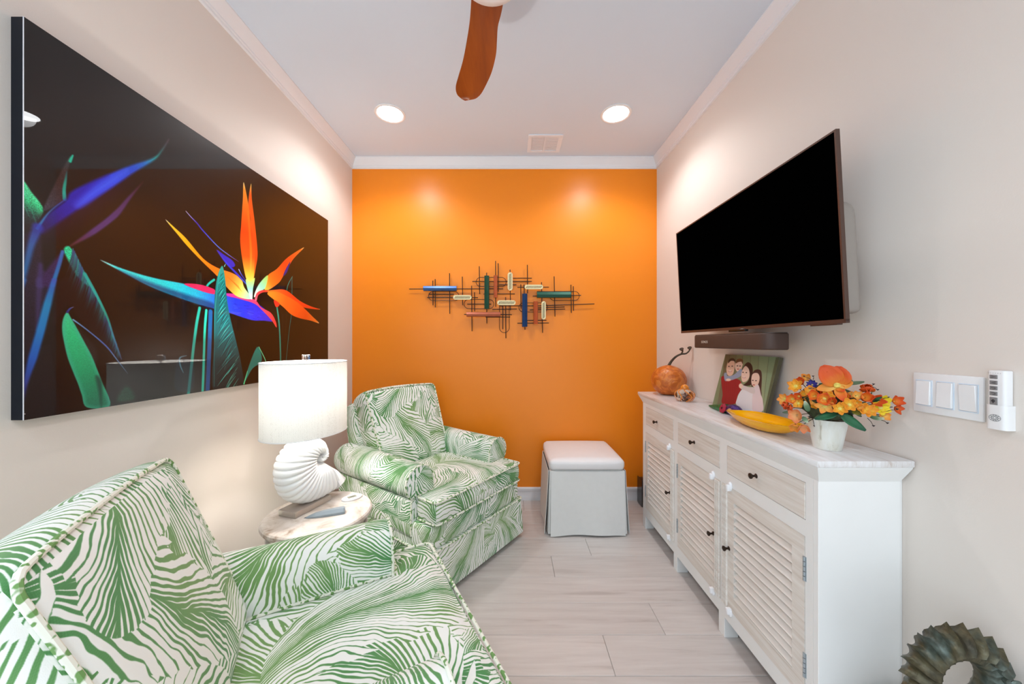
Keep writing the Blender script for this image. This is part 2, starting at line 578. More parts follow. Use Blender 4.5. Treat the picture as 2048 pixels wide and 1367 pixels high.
# ------------------------------------------------------------------ ceiling air vent
VENTM = plain('vent_enamel', rgb(238, 243, 250), 0.5, var=0.01)
DARK = plain('duct_dark', rgb(216, 219, 223), 0.9)
t = thing('air_vent', 'white rectangular ceiling air vent with two banks of louvres', 'air vent', (.2425, 2.468, ZC))
hx, hy = .118, .108
fr = join(box(-hx, hx, -hy, -hy + .024, -.006, 0, .002, 1), box(-hx, hx, hy - .024, hy, -.006, 0, .002, 1),
          box(-hx, -hx + .026, -hy + .024, hy - .024, -.006, 0), box(hx - .03, hx, -hy + .024, hy - .024, -.006, 0),
          box(-.006, .006, -hy + .024, hy - .024, -.006, 0))
mk('frame', fr, VENTM, t, smooth=False)
mk('backing', box(-hx + .02, hx - .02, -hy + .02, hy - .02, -.0008, 0), DARK, t, smooth=False)
for cx in (-.049, .047):
    for k in range(9):
        y = -hy + .034 + k * .0178
        mk('louvre', xf(box(-.041, .041, -.0085, .0085, -.0006, .0006), T(cx, y, -.004) @ R(.14, 'X')), VENTM, t, smooth=False)

# ------------------------------------------------------------------ ceiling fan
FANWOOD = wood('fan_blade_wood', [(0.2, rgb(118, 50, 14)), (0.5, rgb(148, 68, 18)), (0.8, rgb(166, 82, 26))], (9, .9, 3), 3.0, rough=0.35, bump=0.02, dist=.4)
FANW = plain('fan_white_enamel', rgb(235, 236, 238), 0.35, var=0.01)
fz = 2.25
fc = Vector((-.054, .99))
t = thing('ceiling_fan', 'ceiling fan with red-brown wooden propeller blades and white motor hub', 'ceiling fan', (fc.x, fc.y, ZC))
left = [(943, -40), (943, 0), (940, 50), (934, 90), (926, 130), (917, 160), (911.5, 180), (914, 193), (922, 200), (930, 201.5)]
right = [(1012, -40), (1003, 10), (996, 40), (994, 70), (992, 100), (984, 135), (973, 162), (962, 183), (951, 194), (942, 199.5), (934, 201.5)]
left = [(p.x, p.y) for p in smooth_path([(a, b_, 0) for a, b_ in left], 5)]
right = [(p.x, p.y) for p in smooth_path([(a, b_, 0) for a, b_ in right], 5)]
rings = []
hz = fz - CZ
for i, (a, b_) in enumerate(zip(left, right)):
    f_ = i / (len(left) - 1)
    tw = (.030 * (1 - f_) + .010)      # twist: leading edge higher near the hub
    ring = []
    pa = at(a[0], a[1], F * hz / (CY - a[1])); pb = at(b_[0], b_[1], F * hz / (CY - b_[1]))
    m = 9
    for k in range(m):
        s = k / (m - 1); p = pa.lerp(pb, s)
        z = fz - ZC + (tw * (s - .5) * -1.2 + .012 * math.sin(math.pi * s) * (1 - f_ * .5)) * min(1, (1 - f_) * 8)
        ring.append((p.x - fc.x, p.y - fc.y, z))
    th = .0035
    rings.append(ring + [(x, y, z + th) for x, y, z in ring[::-1]])
blade = loft(rings)
bo = mk('blade', blade, FANWOOD, t, angle=50)
for k in (1, 2):
    o = bo.copy(); C.objects.link(o); o.parent = t; o.rotation_euler = (0, 0, k * 2 * math.pi / 3)
mk('hub', lathe([(.0, -.345 - .035), (.060, -.345 - .033), (.088, -.345 - .022), (.098, -.345 - .004), (.098, -.325), (.080, -.285), (.045, -.268), (.018, -.262)], 48), FANW, t)
mk('downrod', lathe([(.0125, -.27), (.0125, -.05)], 16), FANW, t)
mk('canopy', lathe([(.02, -.062), (.05, -.05), (.066, -.02), (.068, 0)], 32), FANW, t)

# ------------------------------------------------------------------ armchairs
def outline_cushion(outl, c, z0, z1, crown, er):
    """boxed cushion over an outline: vertical band, rounded edges, crowned top"""
    c = Vector(c)
    rings = []
    def ring(k, inset, z):
        out = []
        n = len(outl)
        for i, p in enumerate(outl):
            d = (outl[(i + 1) % n] - outl[i - 1]); nn = Vector((d.y, -d.x)).normalized()
            q = p - nn * inset
            q = c + (q - c) * k
            out.append((q.x, q.y, z))
        return out
    rings.append(ring(.02, er, z0)); rings.append(ring(.6, er, z0)); rings.append(ring(1, er, z0 + .001))
    for a in (30, 60, 90): rings.append(ring(1, er * (1 - math.sin(math.radians(a))), z0 + er * (1 - math.cos(math.radians(a)))))
    for k in (.33, .67): rings.append(ring(1, -.006, z0 + er + (z1 - z0 - 2 * er) * k))
    for a in (90, 60, 30, 0): rings.append(ring(1, er * (1 - math.sin(math.radians(a))), z1 - er * (1 - math.cos(math.radians(a)))))
    for k in (.94, .86, .72, .55, .35, .15, .02): rings.append(ring(k, er, z1 + crown * (1 - k ** 2.2)))
    return loft(rings)

def arm_profile(k):
    """closed y,z outline of a rolled arm; k swells the roll"""
    cy, cz, r = .308, .518, .082 * k
    p = [(.225, .20), (.2235, .30), (.2225, .40), (.2225, .47)]
    for a in range(170, -75, -14):
        p.append((cy + r * math.cos(math.radians(a)), cz + r * math.sin(math.radians(a))))
    p += [(.357, .44), (.359, .36), (.360, .28), (.360, .20)]
    return p

CH_UV = random.Random(2)
def uvr(): return (CH_UV.uniform(0, 1.2), CH_UV.uniform(0, 1.2)), CH_UV.choice((0, 0, math.pi / 2, .5))

def loft_uv(o, prof, xs, off):
    """cloth runs round the arm: u along its length, v along the outline"""
    me = o.data
    arc = [0]
    for a, b_ in zip(prof, prof[1:]): arc.append(arc[-1] + math.dist(a, b_))
    n = len(prof)
    uv = me.uv_layers.new(name='uv').data
    for p in me.polygons:
        idx = [me.loops[li].vertex_index for li in p.loop_indices]
        cap = len(idx) > 4 or max(idx) >= n * len(xs)
        wrap = not cap and any(i % n == 0 for i in idx) and any(i % n == n - 1 for i in idx)
        for li, vi in zip(p.loop_indices, idx):
            co = me.vertices[vi].co
            if cap: uv[li].uv = (co.y + off[0] + .3, co.z + off[1])
            else:
                a = arc[vi % n]
                if wrap and vi % n == 0: a = arc[-1] + .13
                uv[li].uv = (a + off[0], co.x + off[1])

def armchair(loc, yaw, label):
    t = thing('armchair', label, 'armchair', (loc[0], loc[1], 0), yaw, 'matching palm-print armchairs')
    # base and skirt
    mk('swivel_base', lathe([(.27, 0), (.27, .022), (.25, .034), (.06, .034)], 40), plain('swivel_black', rgb(60, 60, 62), .5), t)
    o2 = [Vector(p[:2]) for p in resample([(*p, 0) for p in rounded_outline([(.398, -.372), (.398, .372), (-.40, .36), (-.40, -.36)], [.02, .02, .06, .06], 4)], .05)]
    def ringz(k, z): return [(p.x * k, p.y * k, z) for p in o2]
    mk('skirt', loft([ringz(1.028, .032), ringz(1.02, .10), ringz(1.008, .19), ringz(1.0, .235), ringz(.97, .24)]), FABRIC, t, uv=uvr())
    def cord(pts, r=.0048, closed=True, par=None):
        return mk('piping', tube(pts, r, 8, closed), PIPING, par if par is not None else t)
    sk = [o for o in t.children if o.name.startswith('skirt')][0]
    cord(ringz(1.004, .238), par=sk)
    body = mk('seat_deck', join(rbox(.60, .72, .13, .03, 10, (.006, 0, 0))), FABRIC, t, uv=uvr())
    for v in body.data.vertices: v.co += Vector((.088, 0, .292))
    # side panels behind the rolls
    # arms
    xs = [-.40, -.37, -.30, -.20, -.08, .04, .16, .245, .262]
    for sgn in (1, -1):
        rings = []
        for i, x in enumerate(xs):
            k = 1.10 - .10 * max(0, min(1, (x + .40) / .45)) + .01 * math.sin(x * 20)
            if i == 0: k *= .90
            if i == len(xs) - 1: k *= .965
            pr = arm_profile(k)
            rings.append([(x, sgn * y, z) for y, z in pr])
        pr = arm_profile(1)
        def cap(x, ring, dx):
            cyy = sum(p[1] for p in ring) / len(ring); czz = .46
            return [[(x + dx * .7, p[1] + (cyy - p[1]) * .25, p[2] + (czz - p[2]) * .25) for p in ring],
                    [(x + dx, p[1] + (cyy - p[1]) * .7, p[2] + (czz - p[2]) * .7) for p in ring]]
        allr = rings + cap(.262, rings[-1], .006)
        arm = mk('arm', loft(allr), FABRIC, t, angle=70)
        loft_uv(arm, pr, xs, (CH_UV.uniform(0, 1), CH_UV.uniform(0, 1)))
        front = [(.258, sgn * (y + (.0015 if y > .3 else -.0015)), z) for y, z in arm_profile(1.0) if z > .2]
        cord(front, closed=False, par=arm)
    # T-shaped loose seat cushion
    tee = rounded_outline([(.405, -.338), (.405, .338), (.272, .338), (.268, .222), (-.16, .215), (-.16, -.215), (.268, -.222), (.272, -.338)],
                          [.03, .03, .02, .02, .04, .04, .02, .02], 4)
    tee = [Vector(p[:2]) for p in resample([(*p, 0) for p in tee], .025)]
    cs = mk('seat_cushion', outline_cushion(tee, (.32, 0), .355, .468, .020, .016), FABRIC, t, angle=60, uv=uvr())
    for z in (.367, .468):
        cord([(p.x * 1.012 + (-.0 if p.x < .3 else .0), p.y * 1.012, z - .004) for p in tee], par=cs)
    # back: loose boxed cushion on a leaning frame
    lean = math.atan2(.17, .44)
    M = T(-.104, 0, .46) @ R(-lean, 'Y')
    H, Wd, D = .490, .545, .16
    g = rbox(D, Wd, H, .040, 16, (.022, .006, .010))
    def shape_back(v):
        x, y, z = v
        f_ = (z / H + .5)
        y *= .93 + .09 * f_                      # a little wider at the top
        z += .010 * (1 - (y / (Wd / 2)) ** 2) * f_ - .012 * max(0, -x / D * 2) * f_
        return (x, y, z)
    g = ([shape_back(v) for v in g[0]], g[1])
    gm = xf(g, M @ T(-D / 2, 0, H / 2))
    bc = mk('back_cushion', gm, FABRIC, t, angle=70, uv=((.15, .55), 0))
    rim = rounded_outline([(-Wd / 2 + .012, 0), (Wd / 2 - .012, 0), (Wd / 2 - .012, H), (-Wd / 2 + .012, H)], .035, 4)
    rim = resample([(*p, 0) for p in rim], .03)
    pts = []
    for p in rim:
        x, y, z = shape_back((D / 2 - .012, p[0], p[1] - H / 2))
        if p[1] > H - .02: z -= .008
        pts.append(M @ Vector((x - D / 2 + .006, y * 1.0, z + H / 2)))
    cord(pts, .0055, True, bc)
    g = rbox(.13, .60, .66, .05, 12, (.01, .004, .008))
    mk('back_frame', xf(g, T(-.345, 0, .505) @ R(-lean * .62, 'Y')), FABRIC, t, angle=70, uv=uvr())
    return t
armchair((-.491, .797), .502, 'green and white palm-print armchair in the foreground, turned away from the viewer')
armchair((-.467, 2.112), -.627, 'green and white palm-print armchair in the corner against the orange wall')

# ------------------------------------------------------------------ white skirted ottoman
WLEATH = plain('white_leatherette', rgb(232, 230, 230), 0.45, var=0.01, bump=0.05, bscale=300)
WCLOTH = plain('white_twill', rgb(226, 226, 223), 0.8, spec=0.2, var=0.015, bump=0.15, bscale=700)
t = thing('ottoman', 'square white storage ottoman with padded lid and pleated skirt by the orange wall', 'ottoman', (.482, 2.405, 0))
lid = mk('lid', xf(rbox(.472, .44, .075, .030, 14, (.006, .006, .016)), T(0, 0, .432)), WLEATH, t)
hw, hd = .232, .212
mk('box', box(-hw + .012, hw - .012, -hd + .012, hd - .012, .02, .395, .004, 1), WCLOTH, t)
def panel(w, side):
    """one skirt panel, hung from the lid line and flaring a little"""
    nu, nv = 16, 10
    V, Fc = [], []
    for layer in (0, 1):
        for j in range(nv + 1):
            q = j / nv
            for i in range(nu + 1):
                u = i / nu * 2 - 1
                x = u * w * (1 + .030 * q)
                z = .397 - (.391 - .007 * (1 - u * u) * 1.0) * q
                y = -(.010 + .020 * q + .010 * q * q * math.sin(u * 5 + side) * .6) + layer * .0025
                V.append((x, y, z))
    n1 = (nu + 1) * (nv + 1)
    for j in range(nv):
        for i in range(nu):
            a = j * (nu + 1) + i
            Fc.append((a, a + 1, a + nu + 2, a + nu + 1))
            Fc.append((n1 + a, n1 + a + nu + 1, n1 + a + nu + 2, n1 + a + 1))
    def edge(ids):
        for a, b_ in zip(ids, ids[1:]): Fc.append((a, b_, b_ + n1, a + n1))
    edge([i for i in range(nu + 1)]); edge([nv * (nu + 1) + i for i in range(nu + 1)])
    edge([j * (nu + 1) for j in range(nv + 1)]); edge([j * (nu + 1) + nu for j in range(nv + 1)])
    return V, Fc
for k, (w, d, a) in enumerate(((hw - .006, hd, 0), (hd - .006, hw, math.pi / 2), (hw - .006, hd, math.pi), (hd - .006, hw, -math.pi / 2))):
    mk('skirt_panel', xf(panel(w, k), R(a, 'Z') @ T(0, -d, 0)), WCLOTH, t, angle=50)
for sx, sy in ((-1, -1), (1, -1), (1, 1), (-1, 1)):      # kick pleat tucked behind each corner
    mk('pleat', loft([[(sx * (hw - .03), sy * (hd + .004), .395), (sx * (hw + .002), sy * (hd + .002), .395), (sx * (hw + .004), sy * (hd - .03), .395), (sx * (hw - .01), sy * (hd - .01), .395)],
                      [(sx * (hw - .035), sy * (hd + .018), .012), (sx * (hw + .013), sy * (hd + .012), .012), (sx * (hw + .018), sy * (hd - .035), .012), (sx * (hw - .01), sy * (hd - .01), .012)]]), WCLOTH, t, smooth=False)
mk('lid_seam', box(-hw, hw, -hd, hd, .392, .398, .001, 1), WCLOTH, t, smooth=False)

# ------------------------------------------------------------------ round distressed side table
DISTR = wood('distressed_white_paint', [(0.30, rgb(150, 128, 108)), (0.40, rgb(190, 178, 166)), (0.52, rgb(210, 202, 194)), (0.75, rgb(222, 217, 211))],
             (1, 1, 1), 9.0, rough=0.6, bump=0.2)
TZ = .50
t = thing('side_table', 'round distressed whitewashed side table between the two armchairs', 'side table', (-.790, 1.456, 0))
mk('tabletop', lathe([(0, TZ - .026), (.190, TZ - .026), (.200, TZ - .022), (.205, TZ - .014), (.203, TZ - .005), (.197, TZ), (0, TZ)], 64), DISTR, t, angle=35)
# carved pierced apron: an open band of petals between two hoops
mk('apron_hoop', lathe([(.176, TZ - .026), (.182, TZ - .026), (.182, TZ - .044), (.176, TZ - .044)], 48), DISTR, t)
mk('apron_hoop', lathe([(.176, TZ - .150), (.182, TZ - .150), (.182, TZ - .168), (.176, TZ - .168)], 48), DISTR, t)
for k in range(20):
    a = 2 * math.pi * k / 20
    lo = [(0, 0, 0), (.010, 0, -.022), (.024, 0, -.053), (.010, 0, -.085), (0, 0, -.108), (-.010, 0, -.085), (-.024, 0, -.053), (-.010, 0, -.022)]
    mk('fretwork', xf(join(tube(lo, .006, 6, True), tube([(0, 0, -.03), (0, 0, -.078)], [.004, .007], 6), tube([(-.024, 0, -.053), (-.0315, 0, -.053)], .006, 6)),
                      R(a, 'Z') @ T(0, -.179, TZ - .043)), DISTR, t)
for k in range(4):
    a = math.pi / 4 + k * math.pi / 2
    mk('leg', xf(loft([[(-.016, -.010, z), (.016, -.010, z), (.016, .010, z), (-.016, .010, z)] for z in (0, .02, .16, .34)]), R(a, 'Z') @ T(0, -.178, 0)), DISTR, t, smooth=False)
mk('lower_shelf', lathe([(0, .10), (.172, .10), (.178, .108), (.178, .116), (.172, .122), (0, .122)], 48), DISTR, t)

# ------------------------------------------------------------------ shell lamp
CERAM = plain('white_ceramic', rgb(238, 238, 238), 0.28, var=0.008, coat=0.3)
CRYS = plain('smoky_crystal', rgb(232, 218, 206), .03, spec=.8, var=.02, scale=25, Transmission_Weight=.6)
ACRYL = glass('clear_acrylic', (0.98, 0.98, 0.98, 1))
STEEL = plain('brushed_steel', rgb(190, 190, 192), 0.3, metal=1.0)
LX, LY, LA = -.865, 1.49, math.atan2(.95, .31)
t = thing('table_lamp', 'lit table lamp with a white ribbed shell base and textured oval shade', 'lamp', (LX, LY, TZ + .0004), LA)
z0 = TZ + .0004
mk('plinth', box(-.090, .090, -.045, .045, 0, .024, .003, 2), CRYS, t)
ez, ex = .70 - z0, .055                     # eye of the spiral in the lamp's own frame
th_t = [0, 60, 100, 120, 145, 170, 187, 198, 212, 225, 243, 259, 277, 290, 297]
r_t = [.038, .053, .088, .122, .150, .178, .187, .191, .196, .196, .190, .184, .182, .186, .190]
def Rout(th):
    """outer radius of the spiral, th in degrees; earlier turns shrink"""
    if th >= 0: return float(np.interp(th, th_t, r_t))
    return .038 * math.exp(th / 360 * 1.9)
rings = []
NR, NS = 900, 28
for i in range(NR + 1):
    th = -560 + (297 + 560) * i / NR
    ro = Rout(th)
    ri = Rout(th - 360) * .80
    if th < -200: ri = ro * .15
    period = 9.5 if th > 40 else 20.0
    ph = (th % period) / period
    rib = math.sqrt(max(0, 1 - (2 * ph - 1) ** 2))
    mid, half = (ro + ri) / 2, (ro - ri) / 2
    wid = min(.066, .022 + .36 * ro) * (1.0 if th < 270 else 1 + (th - 270) / 27 * .06)
    if th < 40: wid = (.032 + .30 * ro) if th < 0 else wid + (.043 - wid) * (40 - th) / 40
    a = math.radians(th)
    ring = []
    for k in range(NS):
        p = 2 * math.pi * k / NS
        e = math.copysign(abs(math.cos(p)) ** .9, math.cos(p)); w_ = math.copysign(abs(math.sin(p)) ** .8, math.sin(p))
        amp = .10 * (rib - 1) * (.3 + .7 * (abs(w_) ** .7 if e < 0 else 1))
        rho = mid + half * e * (1 + amp * (.7 if e > 0 else 0))
        fall = min(1, max(0, (rho - ri) / max(1e-5, ro - ri)) * 2.2 + .48) if th > 40 else 1
        ring.append((ex + rho * math.cos(a), wid * w_ * fall * (1 + 1.8 * amp), max(.0235, ez + rho * math.sin(a))))
    rings.append(ring)
mk('shell', loft(rings), CERAM, t, angle=60)
# flared lip at the mouth
mk('shell_lip', loft([[(ex + rr_ * math.cos(math.radians(th)), s * w, max(.0235, ez + rr_ * math.sin(math.radians(th)))) for rr_, s in
     ((.05, .0), (.10, .8), (.16, 1), (ro_, .55), (ro_, -.55), (.16, -1), (.10, -.8))] for th, ro_, w in ((294, .186, .068), (302, .186, .070), (309, .172, .064), (313, .165, .02))]), CERAM, t, angle=60)
mk('neck', lathe([(.030, .27), (.027, .295), (.021, .310), (.021, .318), (.010, .320), (.010, .345), (.015, .345), (.015, .380), (.004, .382)], 24), CERAM, t)
SHADE, nt, b = newmat('textured_shade')
tc = node(nt, 'ShaderNodeTexCoord')
mp = node(nt, 'ShaderNodeMapping'); mp.inputs['Scale'].default_value = (1, 1, 1.0)
nt.links.new(tc.outputs['Object'], mp.inputs[0])
vo = node(nt, 'ShaderNodeTexVoronoi', i_Scale=260.0, i_Randomness=0.55); vo.feature = 'DISTANCE_TO_EDGE'
nt.links.new(mp.outputs[0], vo.inputs['Vector'])
b.inputs['Roughness'].default_value = 0.7
nt.links.new(ramp(nt, vo.outputs['Distance'], [(0.0, rgb(214, 212, 206)), (0.10, rgb(240, 239, 235))]), b.inputs['Base Color'])
bp = node(nt, 'ShaderNodeBump', i_Strength=0.7, i_Distance=0.002); nt.links.new(vo.outputs['Distance'], bp.inputs['Height']); nt.links.new(bp.outputs[0], b.inputs['Normal'])
tr = node(nt, 'ShaderNodeBsdfTranslucent'); tr.inputs[0].default_value = (0.80, 0.79, 0.77, 1)
mx = node(nt, 'ShaderNodeMixShader', i_0=0.18)
nt.links.new(b.outputs[0], mx.inputs[1]); nt.links.new(tr.outputs[0], mx.inputs[2])
nt.links.new(mx.outputs[0], nt.nodes['Material Output'].inputs[0])
zb, zt = .819 - z0, 1.117 - z0
sh = []
for z in (zb, zb + .004, (zb + zt) / 2, zt - .004, zt):
    sh.append([(.172 * math.copysign(abs(math.cos(a)) ** .95, math.cos(a)), .140 * math.copysign(abs(math.sin(a)) ** .95, math.sin(a)), z) for a in np.linspace(0, 2 * math.pi, 65)[:-1]])
shade = mk('shade', loft(sh, caps=False), SHADE, t)
mod = shade.modifiers.new('cloth', 'SOLIDIFY'); mod.thickness = .0015; mod.offset = -1
mk('shade_rim', tube(sh[-1], .0022, 6, True), GLOSSW, t); mk('shade_rim', tube(sh[0], .0022, 6, True), GLOSSW, t)
mk('spider', join(tube([(-.170, 0, zt - .022), (0, 0, zt - .015), (.170, 0, zt - .022)], .002, 6), tube([(0, -.138, zt - .022), (0, 0, zt - .015), (0, .138, zt - .022)], .002, 6), tube([(0, 0, zt - .018), (0, 0, zt + .004)], .004, 8)), STEEL, t)
mk('harp', tube(smooth_path([(0, -.012, .345), (0, -.052, .42), (0, -.05, .52), (0, 0, zt - .018), (0, .05, .52), (0, .052, .42), (0, .012, .345)], 6), .0022, 6), STEEL, t)
mk('bulb', lathe([(.012, .382), (.014, .40), (.030, .43), (.030, .45), (.018, .475), (0, .482)], 20), emit('bulb_glow', (1, .93, .84, 1), 12.0), t)
mk('finial', join(box(-.011, .011, -.011, .011, zt + .006, zt + .030, .001, 1), lathe([(.006, zt + .0035), (.008, zt + .006)], 12)), ACRYL, t)
ld = bpy.data.lights.new('lamp_bulb_light', 'POINT'); ld.energy = LAMP_W; ld.color = (1.0, .965, .92); ld.shadow_soft_size = .032
lo_ = bpy.data.objects.new('lamp_bulb_light', ld); C.objects.link(lo_); lo_.parent = t; lo_.location = (0, 0, .515)

# ------------------------------------------------------------------ small things on the side table
t = thing('tapered_case', 'slim slate-grey faceted case lying on the side table before the lamp', 'case', (0, 0, TZ - .0015))
def ontab(u, v): return at(u, v, F * (CZ - TZ) / (v - CY))
pa, pb = ontab(611, 1036), ontab(690, 1023)
d = (pb - pa); Lc = d.length; t.location = (pa.x, pa.y, TZ + .0003); t.rotation_euler = (0, 0, math.atan2(d.y, d.x))
rg = []
for q, w, h in ((0, .002, .003), (.08, .007, .008), (.25, .014, .015), (.5, .0185, .019), (.8, .0205, .021), (.96, .0205, .021), (1.0, .017, .018)):
    rg.append([(q * Lc, -w, 0.0005), (q * Lc, w, 0.0005), (q * Lc, w, h * .45), (q * Lc, w * .45, h), (q * Lc, -w * .45, h), (q * Lc, -w, h * .45)])
SLATE = plain('slate_grey_plastic', rgb(138, 150, 158), .45, var=.02)
mk('case_body', loft(rg), SLATE, t, smooth=False)
mk('nib', tube([(.004, 0, .003), (-.006, 0, .002)], [.0022, .0006], 6), plain('dark_tip', rgb(60, 62, 66), .4), t)
pc = ontab(704, 996)
t = thing('digital_thermometer', 'white oval digital thermometer with a small grey display lying on the side table', 'thermometer', (pc.x, pc.y, TZ + .0003), .75)
ov = [(.044 * math.cos(a), .030 * math.sin(a)) for a in np.linspace(0, 2 * math.pi, 41)[:-1]]
mk('body', prism(ov, 0, .007, .002, 2), GLOSSW, t)
mk('display', prism([(-.018, -.010), (.018, -.010), (.018, .010), (-.018, .010)], .0068, .0078), plain('lcd_grey', rgb(158, 160, 142), .25, var=.02), t, smooth=False)
LCDINK = plain('lcd_ink', rgb(106, 108, 98), .4)
mk('digits', join(*[box(x - .0025, x + .0025, -.005, .005, .0076, .0081) for x in (-.006, .001, .008)]), LCDINK, t, smooth=False)
# ------------------------------------------------------------------ large glossy flower picture on the left wall
AX = -1.1726
AY0, AY1, AZ0, AZ1 = .848, 2.265, 1.012, 1.985
AW, AH = 1480, 1016
def art_to(u, v):
    Y = F * AX / (u - CX); z = CZ - (v - CY) * Y / F
    return ((Y - AY0) / (AY1 - AY0) * AW, (AZ1 - z) / (AZ1 - AZ0) * AH)
cv = Canvas(AW, AH, (9, 4, 7), art_to)
def zA(*p): return [(x / 4.557, 270 + y / 4.557) for x, y in p]
def zB(*p): return [(x / 4.714, 560 + y / 4.714) for x, y in p]
def zC(*p): return [(310 + x / 4.142, 350 + y / 4.142) for x, y in p]
def zD(*p): return [(x / 2.2786, 250 + y / 2.2786) for x, y in p]
rs = random.Random(5)
# dim ground at the lower left
cv.poly(zB((110, 600), (330, 640), (470, 600), (580, 1290), (110, 1300)), (20, 17, 24), soft=6, smooth=False, grain=.35)
cv.poly(zA((160, 760), (300, 900), (370, 860), (400, 1250), (490, 1340), (430, 1367), (160, 1367)), (38, 30, 52), soft=8, grain=.3)
cv.poly(zB((155, 0), (500, 0), (330, 620), (240, 960), (125, 1250)), [(0, (40, 32, 58)), (1, (14, 10, 24))], axis=zB((300, 0), (180, 1200)), soft=8, grain=.3)
# left leaf
cv.poly(zA((180, 405), (290, 520), (395, 670), (350, 780), (260, 880), (180, 860)), [(0, (22, 26, 36)), (.45, (30, 70, 70)), (.8, (50, 185, 130)), (1, (80, 205, 150))], axis=zA((170, 800), (330, 590)), soft=4, grain=.35)
for k in range(26):
    x = rs.uniform(185, 350); y = 430 + (x - 180) * 1.15 + rs.uniform(10, 180)
    cv.line(zA((x, y), (x + 40, y + 90)), [1.2, .5], (70, 200, 160), alpha=.35)
# slim upright spathe
cv.poly(zA((395, 680), (470, 500), (600, 250), (668, 180), (625, 300), (600, 480), (598, 585), (480, 660)), [(0, (70, 70, 84)), (.5, (62, 42, 44)), (.85, (60, 56, 58)), (1, (30, 190, 160))], axis=zA((420, 680), (660, 190)), soft=4, grain=.25)
cv.line(zA((590, 585), (585, 500), (600, 400), (610, 330)), [9, 7, 2], [(30, 190, 180), (30, 170, 150), (40, 80, 90)], alpha=.9, soft=3)
cv.line(zA((640, 240), (665, 185)), [7, 3], (30, 190, 160), soft=3)
# great blue bud
cv.poly(zA((365, 850), (430, 930), (640, 850), (880, 690), (1080, 540), (1180, 400), (1000, 420), (600, 640)), (40, 8, 46), soft=46, alpha=.9)
cv.poly(zA((355, 810), (470, 690), (600, 590), (650, 515), (800, 440), (1000, 350), (1200, 270), (1400, 203), (1470, 130), (1540, 38), (1480, 150), (1400, 235), (1230, 340), (1050, 460), (850, 590), (650, 720), (480, 840), (390, 900)),
        [(0, (44, 14, 96)), (.12, (40, 32, 150)), (.3, (34, 46, 200)), (.5, (40, 78, 222)), (.66, (24, 90, 206)), (.74, (16, 120, 200)), (.84, (20, 190, 185)), (.9, (50, 130, 130)), (1, (118, 96, 112))], axis=zA((380, 850), (1530, 60)), soft=9, grain=.06)
cv.poly(zA((690, 640), (800, 520), (1000, 400), (1160, 320), (1040, 430), (880, 550), (760, 640)), (84, 122, 246), soft=22, alpha=.75)
cv.poly(zA((640, 560), (780, 450), (980, 365), (860, 440), (720, 560)), (40, 20, 150), soft=16, alpha=.6)
cv.line(zA((340, 850), (450, 700), (590, 590)), [7, 3, 2], [(40, 150, 190), (80, 140, 190), (60, 90, 190)], alpha=.8, soft=3)
# violet sweep of the lower edge
cv.line(zA((640, 1010), (850, 880), (1050, 725), (1180, 570), (1305, 425)), [4, 15, 17, 10, 2], [(110, 50, 60), (104, 70, 140), (98, 66, 136), (96, 58, 120), (70, 28, 40)], alpha=.85, soft=6)
# long blue stems
cv.line(zA((345, 840), (285, 1000), (240, 1180), (185, 1367)), [22, 14, 12, 12], [(50, 70, 180), (60, 120, 190), (40, 130, 190), (50, 140, 200)], alpha=.8, soft=8)
cv.line(zB((215, 0), (180, 180)), [14, 3], [(50, 130, 200), (40, 60, 120)], alpha=.7, soft=6)
cv.line(zA((370, 1180), (365, 1367)), [10, 16], (84, 70, 140), alpha=.6, soft=8)
cv.line(zB((375, 0), (360, 250), (345, 470)), [14, 10, 3], (84, 76, 136), alpha=.55, soft=7)
cv.poly(zA((575, 1060), (560, 1110), (485, 1367), (395, 1367), (400, 1260), (480, 1150)), (64, 36, 96), soft=8, alpha=.9, grain=.2)
# large folded leaf
cv.poly(zB((560, 0), (825, 0), (905, 130), (1010, 340), (1070, 530), (1145, 745), (940, 570), (760, 380), (640, 240), (500, 420)), (26, 14, 22), soft=8)
cv.poly(zA((580, 1045), (638, 1018), (730, 1170), (830, 1367), (790, 1367), (700, 1280), (640, 1180)), [(0, (20, 200, 150)), (1, (24, 160, 150))], axis=zA((600, 1030), (800, 1360)), soft=5, grain=.4)
for k in range(330):
    q = rs.random()
    x0 = float(np.interp(q, [0, .2, .35, .55, .8, 1], [690, 800, 905, 1010, 1070, 1135])) + rs.uniform(-8, 4); y0 = float(np.interp(q, [0, .2, .35, .55, .8, 1], [-300, -60, 130, 345, 530, 700]))
    L = (170 - 110 * q) * rs.uniform(.4, 1.25)
    c0 = rs.choice([(24, 180, 150), (30, 160, 160), (40, 120, 150), (70, 90, 150), (70, 56, 110)])
    cv.line(zB((x0, y0), (x0 - L * .12, y0 + L * .7), (x0 - L * .42, y0 + L * 1.5)), [2.4, 2.0, .5], [c0, tuple(int(c * .75) for c in c0), (26, 14, 24)], alpha=rs.uniform(.25, .75), soft=1.8)
cv.line(zB((800, -60), (905, 130), (1010, 345), (1070, 530), (1145, 745)), [9, 8, 6, 5, 3], [(20, 170, 160), (30, 180, 170), (34, 170, 150), (70, 150, 180), (60, 90, 130)], alpha=.95, soft=2.5)
cv.line(zA((570, 1060), (545, 1160), (480, 1367)), [8, 9, 9], [(60, 120, 190), (50, 120, 190), (20, 150, 200)], alpha=.9, soft=4)
cv.line(zB((512, 0), (450, 220), (385, 470), (310, 730), (245, 960), (212, 1190)), [10, 17, 18, 18, 10, 2], [(70, 100, 190), (20, 150, 200), (16, 140, 205), (24, 110, 200), (60, 80, 160), (30, 24, 70)], alpha=.95, soft=6)
